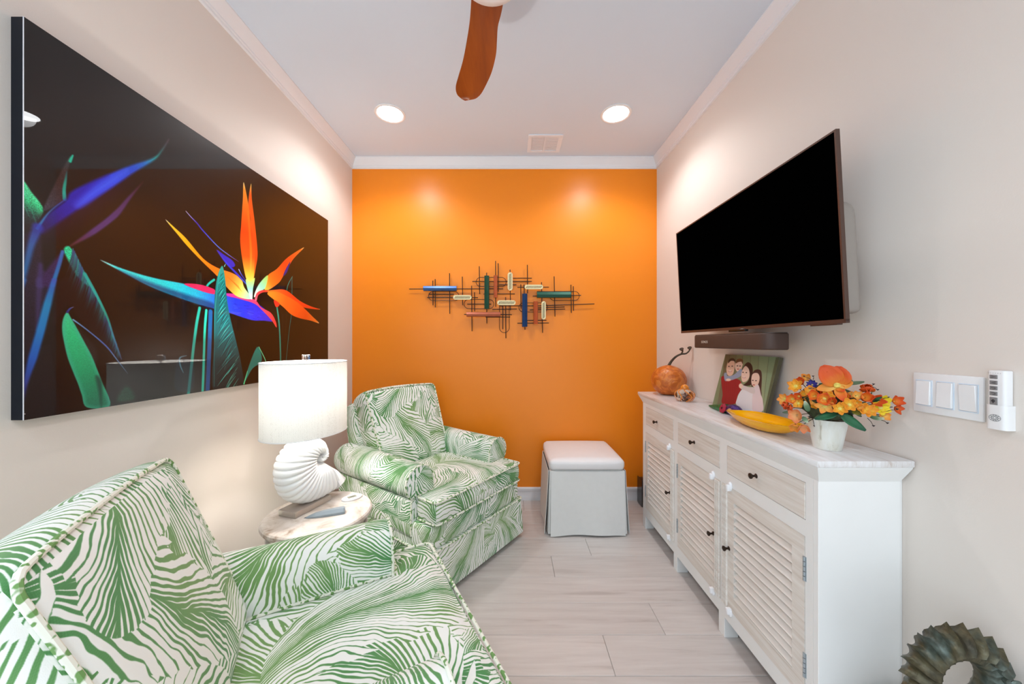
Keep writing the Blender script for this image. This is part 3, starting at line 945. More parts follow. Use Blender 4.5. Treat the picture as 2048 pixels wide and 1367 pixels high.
cv.line(zB((690, 372), (830, 475), (1000, 620), (1100, 745), (1205, 880)), [4, 3.5, 4, 3, 1], [(150, 200, 240), (110, 150, 210), (90, 130, 210), (110, 160, 210), (120, 150, 170)], alpha=.9)
cv.poly(zB((740, 470), (830, 540), (905, 640), (915, 760), (880, 770)), (44, 44, 46), soft=10, grain=.4, alpha=.8)
# bright green leaf
cv.poly(zB((632, 298), (665, 345), (720, 440), (790, 570), (860, 700), (910, 820), (960, 950), (1040, 1180), (820, 1200), (770, 1080), (735, 980), (690, 870), (640, 740), (610, 620), (585, 480), (592, 370)),
        [(0, (70, 205, 150)), (.25, (34, 200, 140)), (.6, (26, 170, 122)), (1, (20, 128, 104))], axis=zB((620, 300), (920, 1190)), soft=3, grain=.10, rim=(12, (70, 190, 160)))
cv.poly(zB((900, 900), (960, 960), (955, 1200), (930, 1050)), (10, 80, 74), soft=8, alpha=.8)
cv.line(zB((635, 300), (660, 268), (695, 252)), [6, 4, 1], [(40, 60, 130), (60, 80, 160), (150, 150, 170)])
# lower spike of the open flower
cv.line(zC((490, 866), (440, 905), (410, 960)), [10, 9, 8], (24, 176, 160), soft=3)
for p, w, c in ((zC((370, 1100), (345, 1230), (322, 1400), (300, 1600), (262, 1950)), 13, (24, 176, 160)), (zC((425, 1120), (412, 1300), (398, 1700), (384, 2000)), 12, (40, 200, 175)), (zC((460, 1130), (455, 1300), (440, 1700), (428, 2000)), 20, (10, 100, 160)),
                (zC((1010, 1090), (1030, 1250), (1040, 1500), (1040, 1700)), 11, (40, 170, 150)), (zC((1135, 850), (1132, 1120), (1110, 1300), (1080, 1600)), 4, (40, 170, 160)), (zC((1138, 840), (1105, 900), (1090, 960)), 5, (30, 160, 150))):
    cv.line(p, w, c, soft=4, alpha=.92)
for p in (zC((1060, 1150), (1055, 1400)), zC((1095, 1100), (1075, 1380))): cv.line(p, [3, 1], (90, 100, 100), alpha=.5, soft=3)
cv.poly(zC((-452, 703), (-250, 780), (0, 852), (250, 900), (500, 958), (650, 990), (800, 1040), (880, 1085), (950, 1150), (985, 1210), (900, 1205), (800, 1200), (620, 1142), (490, 1105), (300, 1050), (0, 940), (-220, 830)),
        [(0, (190, 240, 235)), (.06, (70, 205, 205)), (.25, (26, 190, 195)), (.42, (22, 160, 190)), (.54, (26, 100, 190)), (.66, (28, 60, 196)), (.85, (38, 44, 190)), (1, (70, 40, 170))], axis=zC((-452, 705), (990, 1150)), soft=4, grain=.12)
cv.poly(zC((-300, 790), (0, 900), (300, 1000), (480, 1060), (480, 1110), (300, 1056), (0, 945), (-220, 838)), (10, 40, 90), soft=14, alpha=.65)
for k in range(30):
    x = rs.uniform(620, 930); y = 1040 + (x - 620) * .25 + rs.uniform(0, 100)
    cv.line(zC((x, y), (x + rs.uniform(20, 60), y + rs.uniform(-6, 16))), [2.5, 1], rs.choice([(80, 100, 230), (20, 20, 120), (50, 60, 220)]), alpha=.6, soft=2)
cv.poly(zC((240, 902), (370, 905), (490, 945), (500, 985), (400, 965)), (214, 40, 96), soft=3)
cv.poly(zC((590, 978), (700, 990), (830, 1035), (880, 1095), (960, 1140), (1000, 1210), (1006, 1262), (965, 1200), (880, 1110), (820, 1062), (700, 1025), (600, 1000)), [(0, (190, 50, 150)), (.5, (228, 70, 110)), (1, (230, 66, 60))], axis=zC((600, 980), (1000, 1240)), soft=3)
# petals
cv.poly(zC((85, 366), (170, 440), (260, 525), (400, 690), (520, 768), (640, 810), (715, 860), (740, 930), (800, 1022), (700, 1012), (630, 965), (520, 842), (390, 715), (270, 590), (190, 495)),
        [(0, (236, 240, 230)), (.05, (240, 200, 60)), (.25, (248, 172, 30)), (.5, (244, 120, 28)), (.7, (240, 130, 50)), (.82, (246, 190, 90)), (.9, (190, 225, 150)), (1, (150, 225, 205))], axis=zC((85, 366), (800, 1020)), soft=2.5, grain=.05)
for k in range(8): cv.line(zC((600 + k * 12, 840 + k * 10), (660 + k * 9, 900 + k * 10)), [2, 1], (200, 90, 20), alpha=.5, soft=2)
cv.line(zC((256, 298), (300, 348), (350, 400), (400, 462), (520, 590), (610, 660), (692, 716)), [2.5, 4, 6, 6, 5, 4, 2], [(220, 220, 255), (150, 140, 230), (60, 50, 190), (50, 70, 220), (80, 130, 230), (120, 130, 230), (110, 60, 140)], soft=2)
cv.poly(zC((512, 618), (575, 660), (640, 705), (664, 748), (630, 760), (560, 690)), (42, 40, 190), soft=3)
cv.line(zC((510, 620), (590, 725), (690, 830), (785, 930)), [3, 10, 11, 6], [(60, 50, 160), (40, 66, 214), (30, 50, 190), (60, 120, 200)], soft=3)
cv.line(zC((694, 780), (720, 830), (772, 905)), [4, 7, 3], [(210, 220, 250), (40, 60, 190), (30, 40, 120)], soft=2)
cv.poly(zC((796, 68), (803, 200), (828, 400), (850, 640), (836, 760), (812, 860), (790, 700), (795, 400), (772, 240)), [(0, (240, 214, 120)), (.12, (238, 110, 40)), (.8, (238, 84, 30)), (1, (246, 150, 60))], axis=zC((796, 68), (820, 860)), soft=2.5)
cv.poly(zC((733, 58), (757, 150), (776, 260), (800, 430), (826, 640), (822, 780), (812, 870), (765, 875), (735, 770), (706, 560), (714, 400), (727, 200)), [(0, (246, 228, 160)), (.08, (246, 160, 60)), (.3, (242, 120, 40)), (.5, (240, 84, 28)), (.75, (242, 100, 34)), (.92, (250, 190, 70)), (1, (240, 214, 110))], axis=zC((733, 58), (790, 875)), soft=2.5)
cv.line(zC((770, 300), (785, 480), (795, 640), (792, 800)), [4, 12, 14, 6], [(248, 150, 50), (248, 140, 50), (248, 160, 60), (250, 200, 90)], alpha=.6, soft=8)
cv.poly(zC((752, 862), (790, 880), (828, 850), (812, 940), (806, 1024), (790, 1015), (765, 940)), [(0, (190, 220, 120)), (.5, (150, 225, 200)), (1, (220, 240, 235))], axis=zC((785, 860), (800, 1020)), soft=2.5)
cv.poly(zC((1236, 597), (1150, 690), (1100, 770), (1060, 840), (1022, 895), (930, 955), (905, 925), (935, 830), (1010, 775), (1100, 680)), [(0, (244, 220, 150)), (.1, (244, 130, 50)), (.5, (240, 80, 30)), (.85, (246, 130, 40)), (1, (248, 200, 80))], axis=zC((1236, 597), (910, 950)), soft=2.5)
cv.poly(zC((1120, 718), (1095, 800), (1062, 835), (1082, 780)), (50, 36, 150), soft=3)
cv.poly(zC((822, 1012), (832, 960), (870, 890), (935, 828), (915, 930), (870, 965)), [(0, (232, 226, 220)), (.5, (160, 225, 195)), (1, (180, 214, 110))], axis=zC((822, 1012), (935, 830)), soft=2.5)
cv.line(zC((835, 1030), (850, 985), (890, 962), (940, 960)), [14, 14, 12, 10], [(240, 110, 130), (232, 80, 90), (226, 70, 70), (236, 90, 50)], soft=3)
cv.poly(zC((935, 972), (1000, 948), (1090, 955), (1200, 1040), (1290, 1085), (1370, 1112), (1260, 1102), (1100, 1060)), [(0, (244, 130, 50)), (.4, (236, 72, 28)), (.95, (236, 80, 36)), (1, (250, 220, 190))], axis=zC((935, 970), (1370, 1112)), soft=2.5)
cv.poly(zC((930, 978), (1010, 965), (1090, 1000), (1170, 1045), (1240, 1105), (1300, 1165), (1360, 1226), (1290, 1205), (1200, 1185), (1130, 1155), (1060, 1090), (990, 1035)), [(0, (250, 150, 50)), (.3, (244, 112, 36)), (.7, (242, 100, 30)), (.95, (246, 150, 60)), (1, (250, 236, 210))], axis=zC((930, 978), (1360, 1226)), soft=2.5)
cv.poly(zC((985, 1035), (1030, 1060), (1025, 1085), (1000, 1090)), (226, 60, 40), soft=3)
# striped leaf in front
LEAF = zD((1012, 640), (1026, 700), (1034, 790), (1050, 880), (1075, 980), (1100, 1090), (1104, 1205), (975, 1215), (976, 1000), (976, 830), (986, 710))
cv.poly(LEAF, [(0, (30, 160, 150)), (.25, (12, 104, 110)), (.7, (12, 84, 90)), (1, (6, 44, 52))], axis=zD((1010, 640), (1040, 1210)), soft=2.5, grain=.08)
YR_ = [640, 700, 790, 880, 980, 1090, 1215]
for k in range(64):
    y = 672 + k * 8.6 + rs.uniform(-3, 3)
    xl, xr = float(np.interp(y, YR_, [1008, 991, 981, 978, 978, 978, 977])) + 3, float(np.interp(y, YR_, [1012, 1026, 1034, 1049, 1073, 1096, 1104])) - 4
    w = xr - xl
    c = (3, 30, 36) if k % 2 else rs.choice([(120, 232, 208), (70, 200, 190), (40, 170, 170)])
    q0, q1 = rs.uniform(.0, .25), rs.uniform(.55, .95)
    cv.line(zD((xr - w * q0, y - w * .30 * (1 - q0)), (xr - w * (q0 + q1) / 2, y + w * .14), (xr - w * q1, y + w * .62)), [1, 2.6 if k % 2 else 3.2, .8], c, alpha=rs.uniform(.5, .9), soft=1.8)
cv.line(zD((1004, 655), (988, 760), (978, 900), (976, 1190)), [3, 3, 2, 2], (40, 190, 180), alpha=.6, soft=3)
cv.line(zC((575, 755), (585, 735)), [4, 2], (120, 220, 220))
# young leaf and pale bud near the lower edge
cv.poly(zD((1112, 1175), (1140, 1080), (1172, 1010), (1190, 1040), (1190, 1080), (1150, 1110)), (24, 140, 130), soft=3)
cv.line(zD((1112, 1178), (1128, 1120)), [7, 3], (110, 230, 170)); cv.line(zD((1180, 1010), (1205, 1060), (1216, 1090)), [4, 5, 3], (120, 230, 180))
cv.poly(zD((800, 1205), (798, 1110), (815, 1060), (835, 1060), (880, 1080), (878, 1205)), (30, 70, 86), soft=8, alpha=.5)
cv.line(zD((850, 1050), (820, 1060), (822, 1095), (836, 1128)), [3, 6, 5, 2], (110, 170, 190), alpha=.7)
cv.poly(zD((535, 1262), (545, 1215), (575, 1188), (602, 1205), (615, 1250)), (30, 120, 84), soft=14, alpha=.55, grain=.4)
# signature
for p in (((152, 1268), (160, 1246), (170, 1246), (174, 1268)), ((156, 1258), (174, 1258)), ((186, 1266), (189, 1267)), ((204, 1264), (208, 1240), (222, 1240), (220, 1252), (206, 1254)), ((230, 1260), (234, 1261))):
    cv.line(zB(*p), 2.6, (225, 220, 215), smooth=False, soft=1.4)
ART, nt, b, tx = picture('flower_print', 255 * (cv.a / 255) ** 1.22, rough=.35, coat=.65, spec=0.2)
GLOSSK = plain('polished_black_edge', rgb(8, 16, 28), .3, spec=.2, var=.02)
t = thing('framed_picture', 'large glossy bird-of-paradise flower picture on the left wall', 'picture', (XL, (AY0 + AY1) / 2, (AZ0 + AZ1) / 2))
w, h, dp = (AY1 - AY0) / 2, (AZ1 - AZ0) / 2, AX - XL
mk('panel', box(0.0, dp - .0008, -w, w, -h, h), GLOSSK, t, smooth=False)
pr = mk('print', ([(dp, -w, -h), (dp, w, -h), (dp, w, h), (dp, -w, h), (dp - .0008, -w, -h), (dp - .0008, w, -h), (dp - .0008, w, h), (dp - .0008, -w, h)],
                  [(0, 1, 2, 3), (0, 4, 5, 1), (1, 5, 6, 2), (2, 6, 7, 3), (3, 7, 4, 0)]), ART, t, smooth=False)
def flat_uv(o, fn):
    uv = o.data.uv_layers.new(name='uv').data
    for p in o.data.polygons:
        for li in p.loop_indices: uv[li].uv = fn(o.data.vertices[o.data.loops[li].vertex_index].co)
flat_uv(pr, lambda c: ((c.y + w) / (2 * w), (c.z + h) / (2 * h)))
mk('bright_edge', box(dp - .0012, dp + .0002, -w - .0014, -w, -h, h), plain('polished_acrylic_edge', rgb(225, 230, 238), .2), t, smooth=False)

# ------------------------------------------------------------------ metal wall sculpture
BLKMET = plain('black_iron_rod', rgb(46, 30, 26), .5, metal=.3, var=.1)
WY = 2.660
def zW(x, y, Y=WY): return at(800 + x / 4.876, 500 + y / 4.876, Y)
ctr = zW(990, 460, YB)
t = thing('metal_wall_sculpture', 'abstract black rod wall sculpture with coloured bars on the orange wall', 'wall sculpture', (ctr.x, YB, ctr.z))
def loc(p): return (p.x - ctr.x, p.y - YB, p.z - ctr.z)
HR = [(90, 378, 1005, 376), (265, 460, 760, 462), (285, 430, 525, 430), (655, 525, 890, 525), (705, 305, 1285, 304), (965, 338, 1135, 336), (1100, 273, 1285, 273), (815, 428, 1120, 426),
      (900, 577, 1140, 573), (975, 542, 1300, 542), (625, 626, 1090, 628), (835, 652, 1075, 651), (1145, 362, 1452, 360), (1335, 404, 1690, 404), (1295, 447, 1765, 440), (1265, 582, 1610, 573),
      (1340, 542, 1895, 523), (1340, 562, 1605, 553), (1145, 711, 1452, 709), (1240, 684, 1428, 683)]
VR = [(320, 297, 322, 537), (343, 282, 345, 557), (483, 225, 486, 620), (608, 258, 611, 535), (698, 347, 703, 790), (726, 410, 728, 595), (773, 157, 777, 428), (845, 220, 847, 712), (932, 105, 934, 552),
      (957, 128, 959, 405), (1003, 545, 1003, 770), (1030, 458, 1033, 858), (1073, 190, 1077, 585), (1242, 143, 1244, 420), (1178, 333, 1180, 570), (1210, 335, 1219, 775), (1380, 312, 1391, 805),
      (1503, 255, 1512, 648), (1667, 337, 1671, 612), (1690, 352, 1693, 590)]
for x0, y0, x1, y1 in HR: mk('rod', tube([loc(zW(x0, y0, WY + .004)), loc(zW(x1, y1, WY + .004))], .0031, 8), BLKMET, t)
for x0, y0, x1, y1 in VR: mk('rod', tube([loc(zW(x0, y0, WY - .001)), loc(zW(x1, y1, WY - .001))], .0031, 8), BLKMET, t)
def stadium(x0, x1, y0, y1, n=10):
    r = min(x1 - x0, y1 - y0) / 2
    out = []
    for cxx, cyy, a0 in ((x1 - r, y1 - r, 0), (x0 + r, y1 - r, 90), (x0 + r, y0 + r, 180), (x1 - r, y0 + r, 270)):
        for k in range(n + 1):
            a = math.radians(a0 + 90 * k / n); out.append((cxx + r * math.cos(a), cyy + r * math.sin(a)))
    return out
for s in ((278, 575, 403, 493), (625, 915, 480, 570), (742, 1035, 265, 355), (970, 1065, 500, 803), (1160, 1440, 513, 603), (1460, 1748, 402, 490)):
    mk('wire_loop', tube([loc(zW(x, y, WY + .001)) for x, y in stadium(*s)], .0022, 6, True), BLKMET, t)
for nm, col, (x0, x1, y0, y1) in (('blue_bar', (40, 84, 140), (230, 553, 348, 398)), ('green_bar', (34, 84, 66), (822, 870, 250, 573)), ('copper_bar', (196, 98, 60), (913, 950, 248, 462)), ('blue_bar', (26, 64, 112), (1190, 1243, 425, 747)),
                                  ('copper_bar', (196, 94, 52), (1302, 1345, 500, 720)), ('green_bar', (30, 84, 66), (1335, 1665, 405, 465)), ('copper_bar', (190, 104, 76), (650, 980, 603, 648))):
    m = plain(nm + '_enamel', rgb(*col), .35, metal=.35, var=.05)
    a, c = Vector(loc(zW(x0, y1, WY - .006))), Vector(loc(zW(x1, y0, WY - .006)))
    yb, yf = -.024, -.046
    e = .003
    if x1 - x0 > y1 - y0:
        mz = (a.z + c.z) / 2
        rg = [[(x, yb, a.z), (x, yf + .008, a.z + e), (x, yf, mz), (x, yf + .008, c.z - e), (x, yb, c.z)] for x in (a.x, c.x)]
    else:
        mx_ = (a.x + c.x) / 2
        rg = [[(a.x, yb, z), (a.x + e, yf + .008, z), (mx_, yf, z), (c.x - e, yf + .008, z), (c.x, yb, z)] for z in (a.z, c.z)]
    mk(nm, loft(rg), m, t, smooth=False)
CREAM = plain('cream_enamel', rgb(238, 222, 170), .4, var=.02)
for x0, x1, y0, y1 in ((518, 698, 437, 482), (1050, 1098, 215, 393), (1215, 1395, 336, 380), (948, 1128, 488, 535), (1380, 1422, 497, 675)):
    rg = []
    ol = [loc(zW(x, y, WY - .010)) for x, y in stadium(x0, x1, y0, y1, 6)]
    pl = mk('cream_plaque', loft([[(p[0], -.026, p[2]) for p in ol], [(p[0], -.032, p[2]) for p in ol]]), CREAM, t)
    horiz = x1 - x0 > y1 - y0
    n = 12
    hs = []
    for k in range(n):                      # slanting dark slots
        q = (k + .5) / n
        if horiz: p0, p1 = (x0 + 14 + (x1 - x0 - 28) * q - 6, y1 - 11), (x0 + 14 + (x1 - x0 - 28) * q + 8, y0 + 11)
        else: p0, p1 = (x0 + 11, y0 + 14 + (y1 - y0 - 28) * q + 8), (x1 - 11, y0 + 14 + (y1 - y0 - 28) * q - 8)
        a, c = loc(zW(*p0, WY - .012)), loc(zW(*p1, WY - .012))
        hs.append(tube([(a[0], -.0322, a[2]), (c[0], -.0322, c[2])], .0018, 5))
    mk('slots', join(*hs), BLKMET, pl)
for x, y in ((320, 445), (845, 300), (1242, 290), (1505, 440), (1030, 640)):       # stand-offs to the wall
    p = loc(zW(x, y)); mk('standoff', tube([(p[0], 0, p[2]), (p[0], -.022, p[2])], .003, 8), BLKMET, t)

# ------------------------------------------------------------------ television on the right wall
TVB = plain('tv_bezel_bronze', rgb(92, 72, 64), .35, metal=.5, var=.02)
TVK = plain('tv_screen_black', (0.0004, 0.0004, 0.0004, 1), .5, spec=0.0, var=0)
TVG = plain('tv_rear_grey', rgb(150, 141, 133), .6, var=.01)
P = [Vector((.9418, 1.9960, 1.8153)), Vector((.9481, 1.0260, 1.8204)), Vector((.9755, 1.0182, 1.2566)), Vector((.9692, 1.9882, 1.2515))]
c0 = sum(P, Vector()) / 4
ey = ((P[0] - P[1]) + (P[3] - P[2])).normalized()
ez_ = ((P[0] - P[3]) + (P[1] - P[2])); ez_ = (ez_ - ez_.dot(ey) * ey).normalized()
exx = ey.cross(ez_).normalized()                       # points into the wall (+x)
t = thing('television', 'black wall-mounted flat television tilted down above the white sideboard', 'television', c0)
Mt = Matrix((exx, ey, ez_)).transposed().to_4x4()
t.rotation_euler = Mt.to_euler()
tw, th = .485, .283
def fr4(x0, x1, b): return join(box(x0, x1, -tw, tw, th - b, th), box(x0, x1, -tw, tw, -th, -th + b * 2.2), box(x0, x1, -tw, -tw + b, -th + b, th - b), box(x0, x1, tw - b, tw, -th + b, th - b))
mk('bezel', fr4(0, .012, .0055), TVB, t, smooth=False)
mk('screen', box(.0015, .011, -tw + .005, tw - .005, -th + .011, th - .005), TVK, t, smooth=False)
mk('rear_cover', box(.010, .015, -tw + .003, tw - .003, -th + .003, th - .003, .003, 1), TVB, t)
mk('rear_housing', xf(prism(rounded_outline([(-.458, -.255), (.445, -.255), (.445, .095), (-.458, .095)], [.02, .02, .06, .06], 5), .0145, .080, .014, 3), Matrix(((0, 0, 1, 0), (1, 0, 0, 0), (0, 1, 0, 0), (0, 0, 0, 1)))), TVG, t)
mk('wall_mount', join(box(.080, .115, -.04, .04, -.10, .08, .004, 1), box(.110, .128, -.10, .10, -.12, .10, .004, 1)), BLKMET, t)
mk('sensor', box(-.003, .012, -.055, .055, -th - .008, -th + .003, .002, 1), plain('sensor_black', rgb(20, 18, 18), .3), t)
mk('control_pad', box(.003, .02, -.455, -.36, -th - .004, -th + .002, .001, 1), TVB, t)
# sound bar
SB = plain('soundbar_grille', rgb(74, 54, 46), .6, var=.06, scale=400)
t = thing('soundbar', 'short dark brown soundbar mounted under the television', 'soundbar', (1.0, 1.576, 1.205))
ol = rounded_outline([(-.045, -.270), (.045, -.270), (.045, .270), (-.045, .270)], [.042, .02, .02, .042], 8)
mk('body', prism(ol, -.034, .030, .006, 3), SB, t)
mk('top_panel', prism([(p[0] * .94, p[1] * .99) for p in ol], .0295, .0325), plain('soundbar_top', rgb(64, 50, 44), .4), t, smooth=False)
mk('bracket', join(box(.040, .120, -.05, .05, -.02, .02, .002, 1), box(.03, .05, -.02, .02, .018, .030, .002, 1)), BLKMET, t)
def text_mesh(s, size, ext=.0004):
    cu = bpy.data.curves.new('txt', 'FONT'); cu.body = s; cu.size = size; cu.extrude = ext; cu.align_x = 'CENTER'; cu.align_y = 'CENTER'
    o = bpy.data.objects.new('txt', cu); C.objects.link(o)
    dg = bpy.context.evaluated_depsgraph_get(); dg.update()
    me = bpy.data.meshes.new_from_object(o.evaluated_get(dg))
    g = ([tuple(v.co) for v in me.vertices], [tuple(p.vertices) for p in me.polygons])
    bpy.data.objects.remove(o); bpy.data.curves.remove(cu); bpy.data.meshes.remove(me)
    return g
WALLX = Matrix(((0, 0, -1, 0), (-1, 0, 0, 0), (0, 1, 0, 0), (0, 0, 0, 1)))      # text facing -x
mk('lettering', xf(text_mesh('SONOS', .017), T(-.0453, .15, -.004) @ WALLX), plain('pale_print', rgb(205, 190, 176), .5), t, smooth=False)

# ------------------------------------------------------------------ switch plate and fan remote on the right wall
t = thing('light_switch', 'white three-gang rocker light switch plate on the right wall', 'light switch', (XR, .8985, 1.0645))
mk('plate', box(-.0075, 0, -.0725, .0725, -.053, .053, .003, 2), GLOSSW, t)
for k in (-1, 0, 1):
    mk('rocker_frame', join(box(-.0085, -.006, k * .046 - .0185, k * .046 + .0185, .0325, .0345), box(-.0085, -.006, k * .046 - .0185, k * .046 + .0185, -.0345, -.0325),
                            box(-.0085, -.006, k * .046 - .0185, k * .046 - .0168, -.0325, .0325), box(-.0085, -.006, k * .046 + .0168, k * .046 + .0185, -.0325, .0325)), CEIL, t, smooth=False)
    mk('rocker', xf(box(-.004, .004, -.0160, .0160, -.0318, .0318, .0012, 1), T(-.0085, k * .046, 0) @ R(.05 if k > -1 else -.05, 'Y')), GLOSSW, t)
t = thing('remote_cradle', 'white wall cradle with a round emblem holding the fan remote', 'remote holder', (XR, .7955, 1.003))
ol = rounded_outline([(-.023, -.0175), (0, -.0175), (0, .0175), (-.023, .0175)], [.01, .001, .001, .01], 5)
inn = rounded_outline([(-.0212, -.0158), (-.001, -.0158), (-.001, .0158), (-.0212, .0158)], [.009, .001, .001, .009], 5)
mk('pocket', loft([[(p[0], p[1], z) for p in o_] for o_, z in ((ol, 0), (ol, .055), (inn, .055), (inn, .004))]), GLOSSW, t)
INK = plain('grey_print', rgb(110, 110, 112), .5)
def ringx(r, ry, w=.0005): return tube([(-.0232, r * math.cos(a), ry * math.sin(a) + .026) for a in np.linspace(0, 2 * math.pi, 25)[:-1]], w, 4, True)
mk('emblem', join(ringx(.0028, .0028), ringx(.0052, .0050), *[tube([(-.0232, .0055 * math.cos(a), .026 + .0052 * math.sin(a)), (-.0232, .0085 * math.cos(a), .026 + .0072 * math.sin(a))], .0005, 4) for a in np.linspace(0, 2 * math.pi, 11)[:-1]],
                  tube([(-.0232, .0098 * math.cos(a), .026 + .0075 * math.sin(a)) for a in np.linspace(0, 2 * math.pi, 25)[:-1]], .0004, 4, True)), INK, t, smooth=False)
t = thing('fan_remote', 'slim white fan remote with five grey buttons in its wall cradle', 'remote', (XR - .0205, .7955, 1.008))
ol = rounded_outline([(0, -.0150), (.0185, -.0150), (.0185, .0150), (0, .0150)], [.006, .002, .002, .006], 4)
mk('body', prism(ol, 0, .128, .002, 2), GLOSSW, t)
BTN = plain('grey_button', rgb(132, 130, 130), .5)
for z, hh in ((.1135, .0045), (.1005, .0045), (.088, .0045), (.0755, .0045), (.058, .009)):
    bt = mk('button', box(-.0012, .001, -.0030, .0100, z - hh, z + hh, .0006, 1), BTN, t)
    g = {.1135: [(-.003, .002), (.004, 0), (-.003, -.002)], .1005: [(.004, .002), (-.003, 0), (.004, -.002)]}.get(z)
    if g: sy = tube([(-.0014, .0035 - p[0], z + p[1]) for p in g], .0005, 4)
    elif z == .058: sy = join(tube([(-.0014, .0035 + .0022 * math.cos(a), z + .001 + .0022 * math.sin(a)) for a in np.linspace(0, 2 * math.pi, 13)[:-1]], .0011, 5, True), tube([(-.0014, .0035, z - .001), (-.0014, .0035, z - .0045)], [.0012, .0005], 5))
    else: sy = tube([(-.0014, .0035 + .0035 * math.cos(a), z + .002 * math.sin(a)) for a in np.linspace(.4, 5.0, 12)], .0005, 4)
    mk('symbol', sy, plain('dark_print', rgb(44, 44, 46), .5), bt, smooth=False)
mk('indicator_row', join(*[box(-.0004, .0005, .0125 - k * .0040 - .0006, .0125 - k * .0040 + .0006, .1215, .1222) for k in range(6)]), INK, t, smooth=False)
# ------------------------------------------------------------------ long white sideboard
SBW = plain('sideboard_white_paint', rgb(238, 238, 236), .5, var=.012, scale=8)
WASH = wood('whitewashed_wood', [(0.25, rgb(204, 194, 182)), (0.44, rgb(222, 214, 205)), (0.6, rgb(231, 226, 219)), (0.8, rgb(238, 235, 230))], (22, 1.3, 26), 3.0, rough=.55, bump=.06, dist=.3)
WASHT = wood('whitewashed_top', [(0.30, rgb(196, 184, 176)), (0.42, rgb(220, 216, 214)), (0.6, rgb(232, 231, 232)), (0.8, rgb(238, 238, 240))], (18, 1.2, 6), 3.0, rough=.28, bump=.05, spec=.6)
BRONZE = plain('dark_bronze', rgb(66, 54, 46), .38, metal=.8, var=.1)
SLATM = wood('whitewashed_slat', [(0.25, rgb(216, 208, 198)), (0.5, rgb(228, 222, 215)), (0.8, rgb(236, 232, 227))], (4, 1.2, 5), 3.0, rough=.55, bump=.03, rnd=.05, dist=.2)
HINGE = plain('zinc_hinge', rgb(176, 186, 192), .35, metal=.7, var=.05)
LATCH = plain('latch_white', rgb(240, 241, 244), .3, var=.005)
SX, SBK = .872, 1.104           # front and back of the body
SY0, SY1 = .9936, 2.305
HT = .873
BX, BY, BZ = (SX + SBK) / 2, (SY0 + SY1) / 2, 0
t = thing('sideboard', 'long white sideboard with three drawers and louvred doors along the right wall', 'sideboard', (BX, BY, 0))
def B(x0, x1, y0, y1, z0, z1, bev=.0, seg=1): return box(x0 - BX, x1 - BX, y0 - BY, y1 - BY, z0, z1, bev, seg)
tx0, ty0, ty1 = .846, .967, 2.331
mk('top', B(tx0, 1.116, ty0, ty1, HT - .019, HT, .0035, 2), WASHT, t)
def corn(k, z): return [(tx0 + .004 + k - BX, ty0 + .004 + k - BY, z), (1.114 - k * .5 - BX, ty0 + .004 + k - BY, z), (1.114 - k * .5 - BX, ty1 - .004 - k - BY, z), (tx0 + .004 + k - BX, ty1 - .004 - k - BY, z)]
mk('cornice', loft([corn(0, HT - .0185), corn(.001, HT - .024), corn(.020, HT - .062), corn(.022, HT - .066)]), SBW, t, smooth=False)
# carcass: side panels, back, floor, face frame
bays = [(1.865, 2.258), (1.455, 1.830), (1.039, 1.442)]
carc = [B(SX, SBK, SY0, SY0 + .018, .083, HT - .06, .001), B(SX, SBK, SY1 - .018, SY1, .083, HT - .06, .001), B(SBK - .008, SBK - .0005, SY0 + .018, SY1 - .018, .083, HT - .06), B(SX + .018, SBK - .008, SY0 + .018, SY1 - .018, .12, .138),
        B(SX, SX + .018, SY0 + .018, SY1 - .018, .7865, HT - .06), B(SX, SX + .018, SY0 + .018, SY1 - .018, .6265, .6755), B(SX, SX + .018, SY0 + .018, SY1 - .018, .083, .1385)]
carc.append(B(SBK, 1.1195, SY0 + .010, SY1 - .010, .10, HT - .06))
for y0, y1 in ((SY0 + .018, 1.0365), (1.4125, 1.4605), (1.8245, 1.8745), (2.2545, SY1 - .018)): carc.append(B(SX, SX + .018, y0, y1, .6755, .7865))
for y0, y1 in ((SY0 + .018, 1.0385), (1.4425, 1.4545), (1.8305, 1.8645), (2.2585, SY1 - .018)): carc.append(B(SX, SX + .018, y0, y1, .1385, .6265))
mk('carcass', join(*carc), SBW, t, smooth=False)
for y in (SY0 + .020, 1.449, 1.853, SY1 - .020):
    for x in (SX + .028, SBK - .028):
        mk('leg', B(x - .028, x + .028, y - .020, y + .020, 0, .084, .001), SBW, t, smooth=False)
def knob(y, z, par):
    g = lathe([(0, -.002), (.0085, -.002), (.0085, .001), (.0045, .004), (.0035, .010), (.0060, .015), (.0098, .019), (.0098, .023), (.006, .0255), (0, .026)], 16)
    return mk('knob', xf(g, T(SX - BX, y - BY, z) @ R(-math.pi / 2, 'Y')), BRONZE, par)
for y0, y1 in ((1.875, 2.254), (1.461, 1.824), (1.037, 1.412)):
    d = mk('drawer', B(SX - .001, SX + .16, y0 + .0012, y1 - .0012, .6768, .7852, .0012), WASH, t, smooth=False)
    knob((y0 + y1) / 2 + .02, .727, d)
BEAD = [(0, 0)]
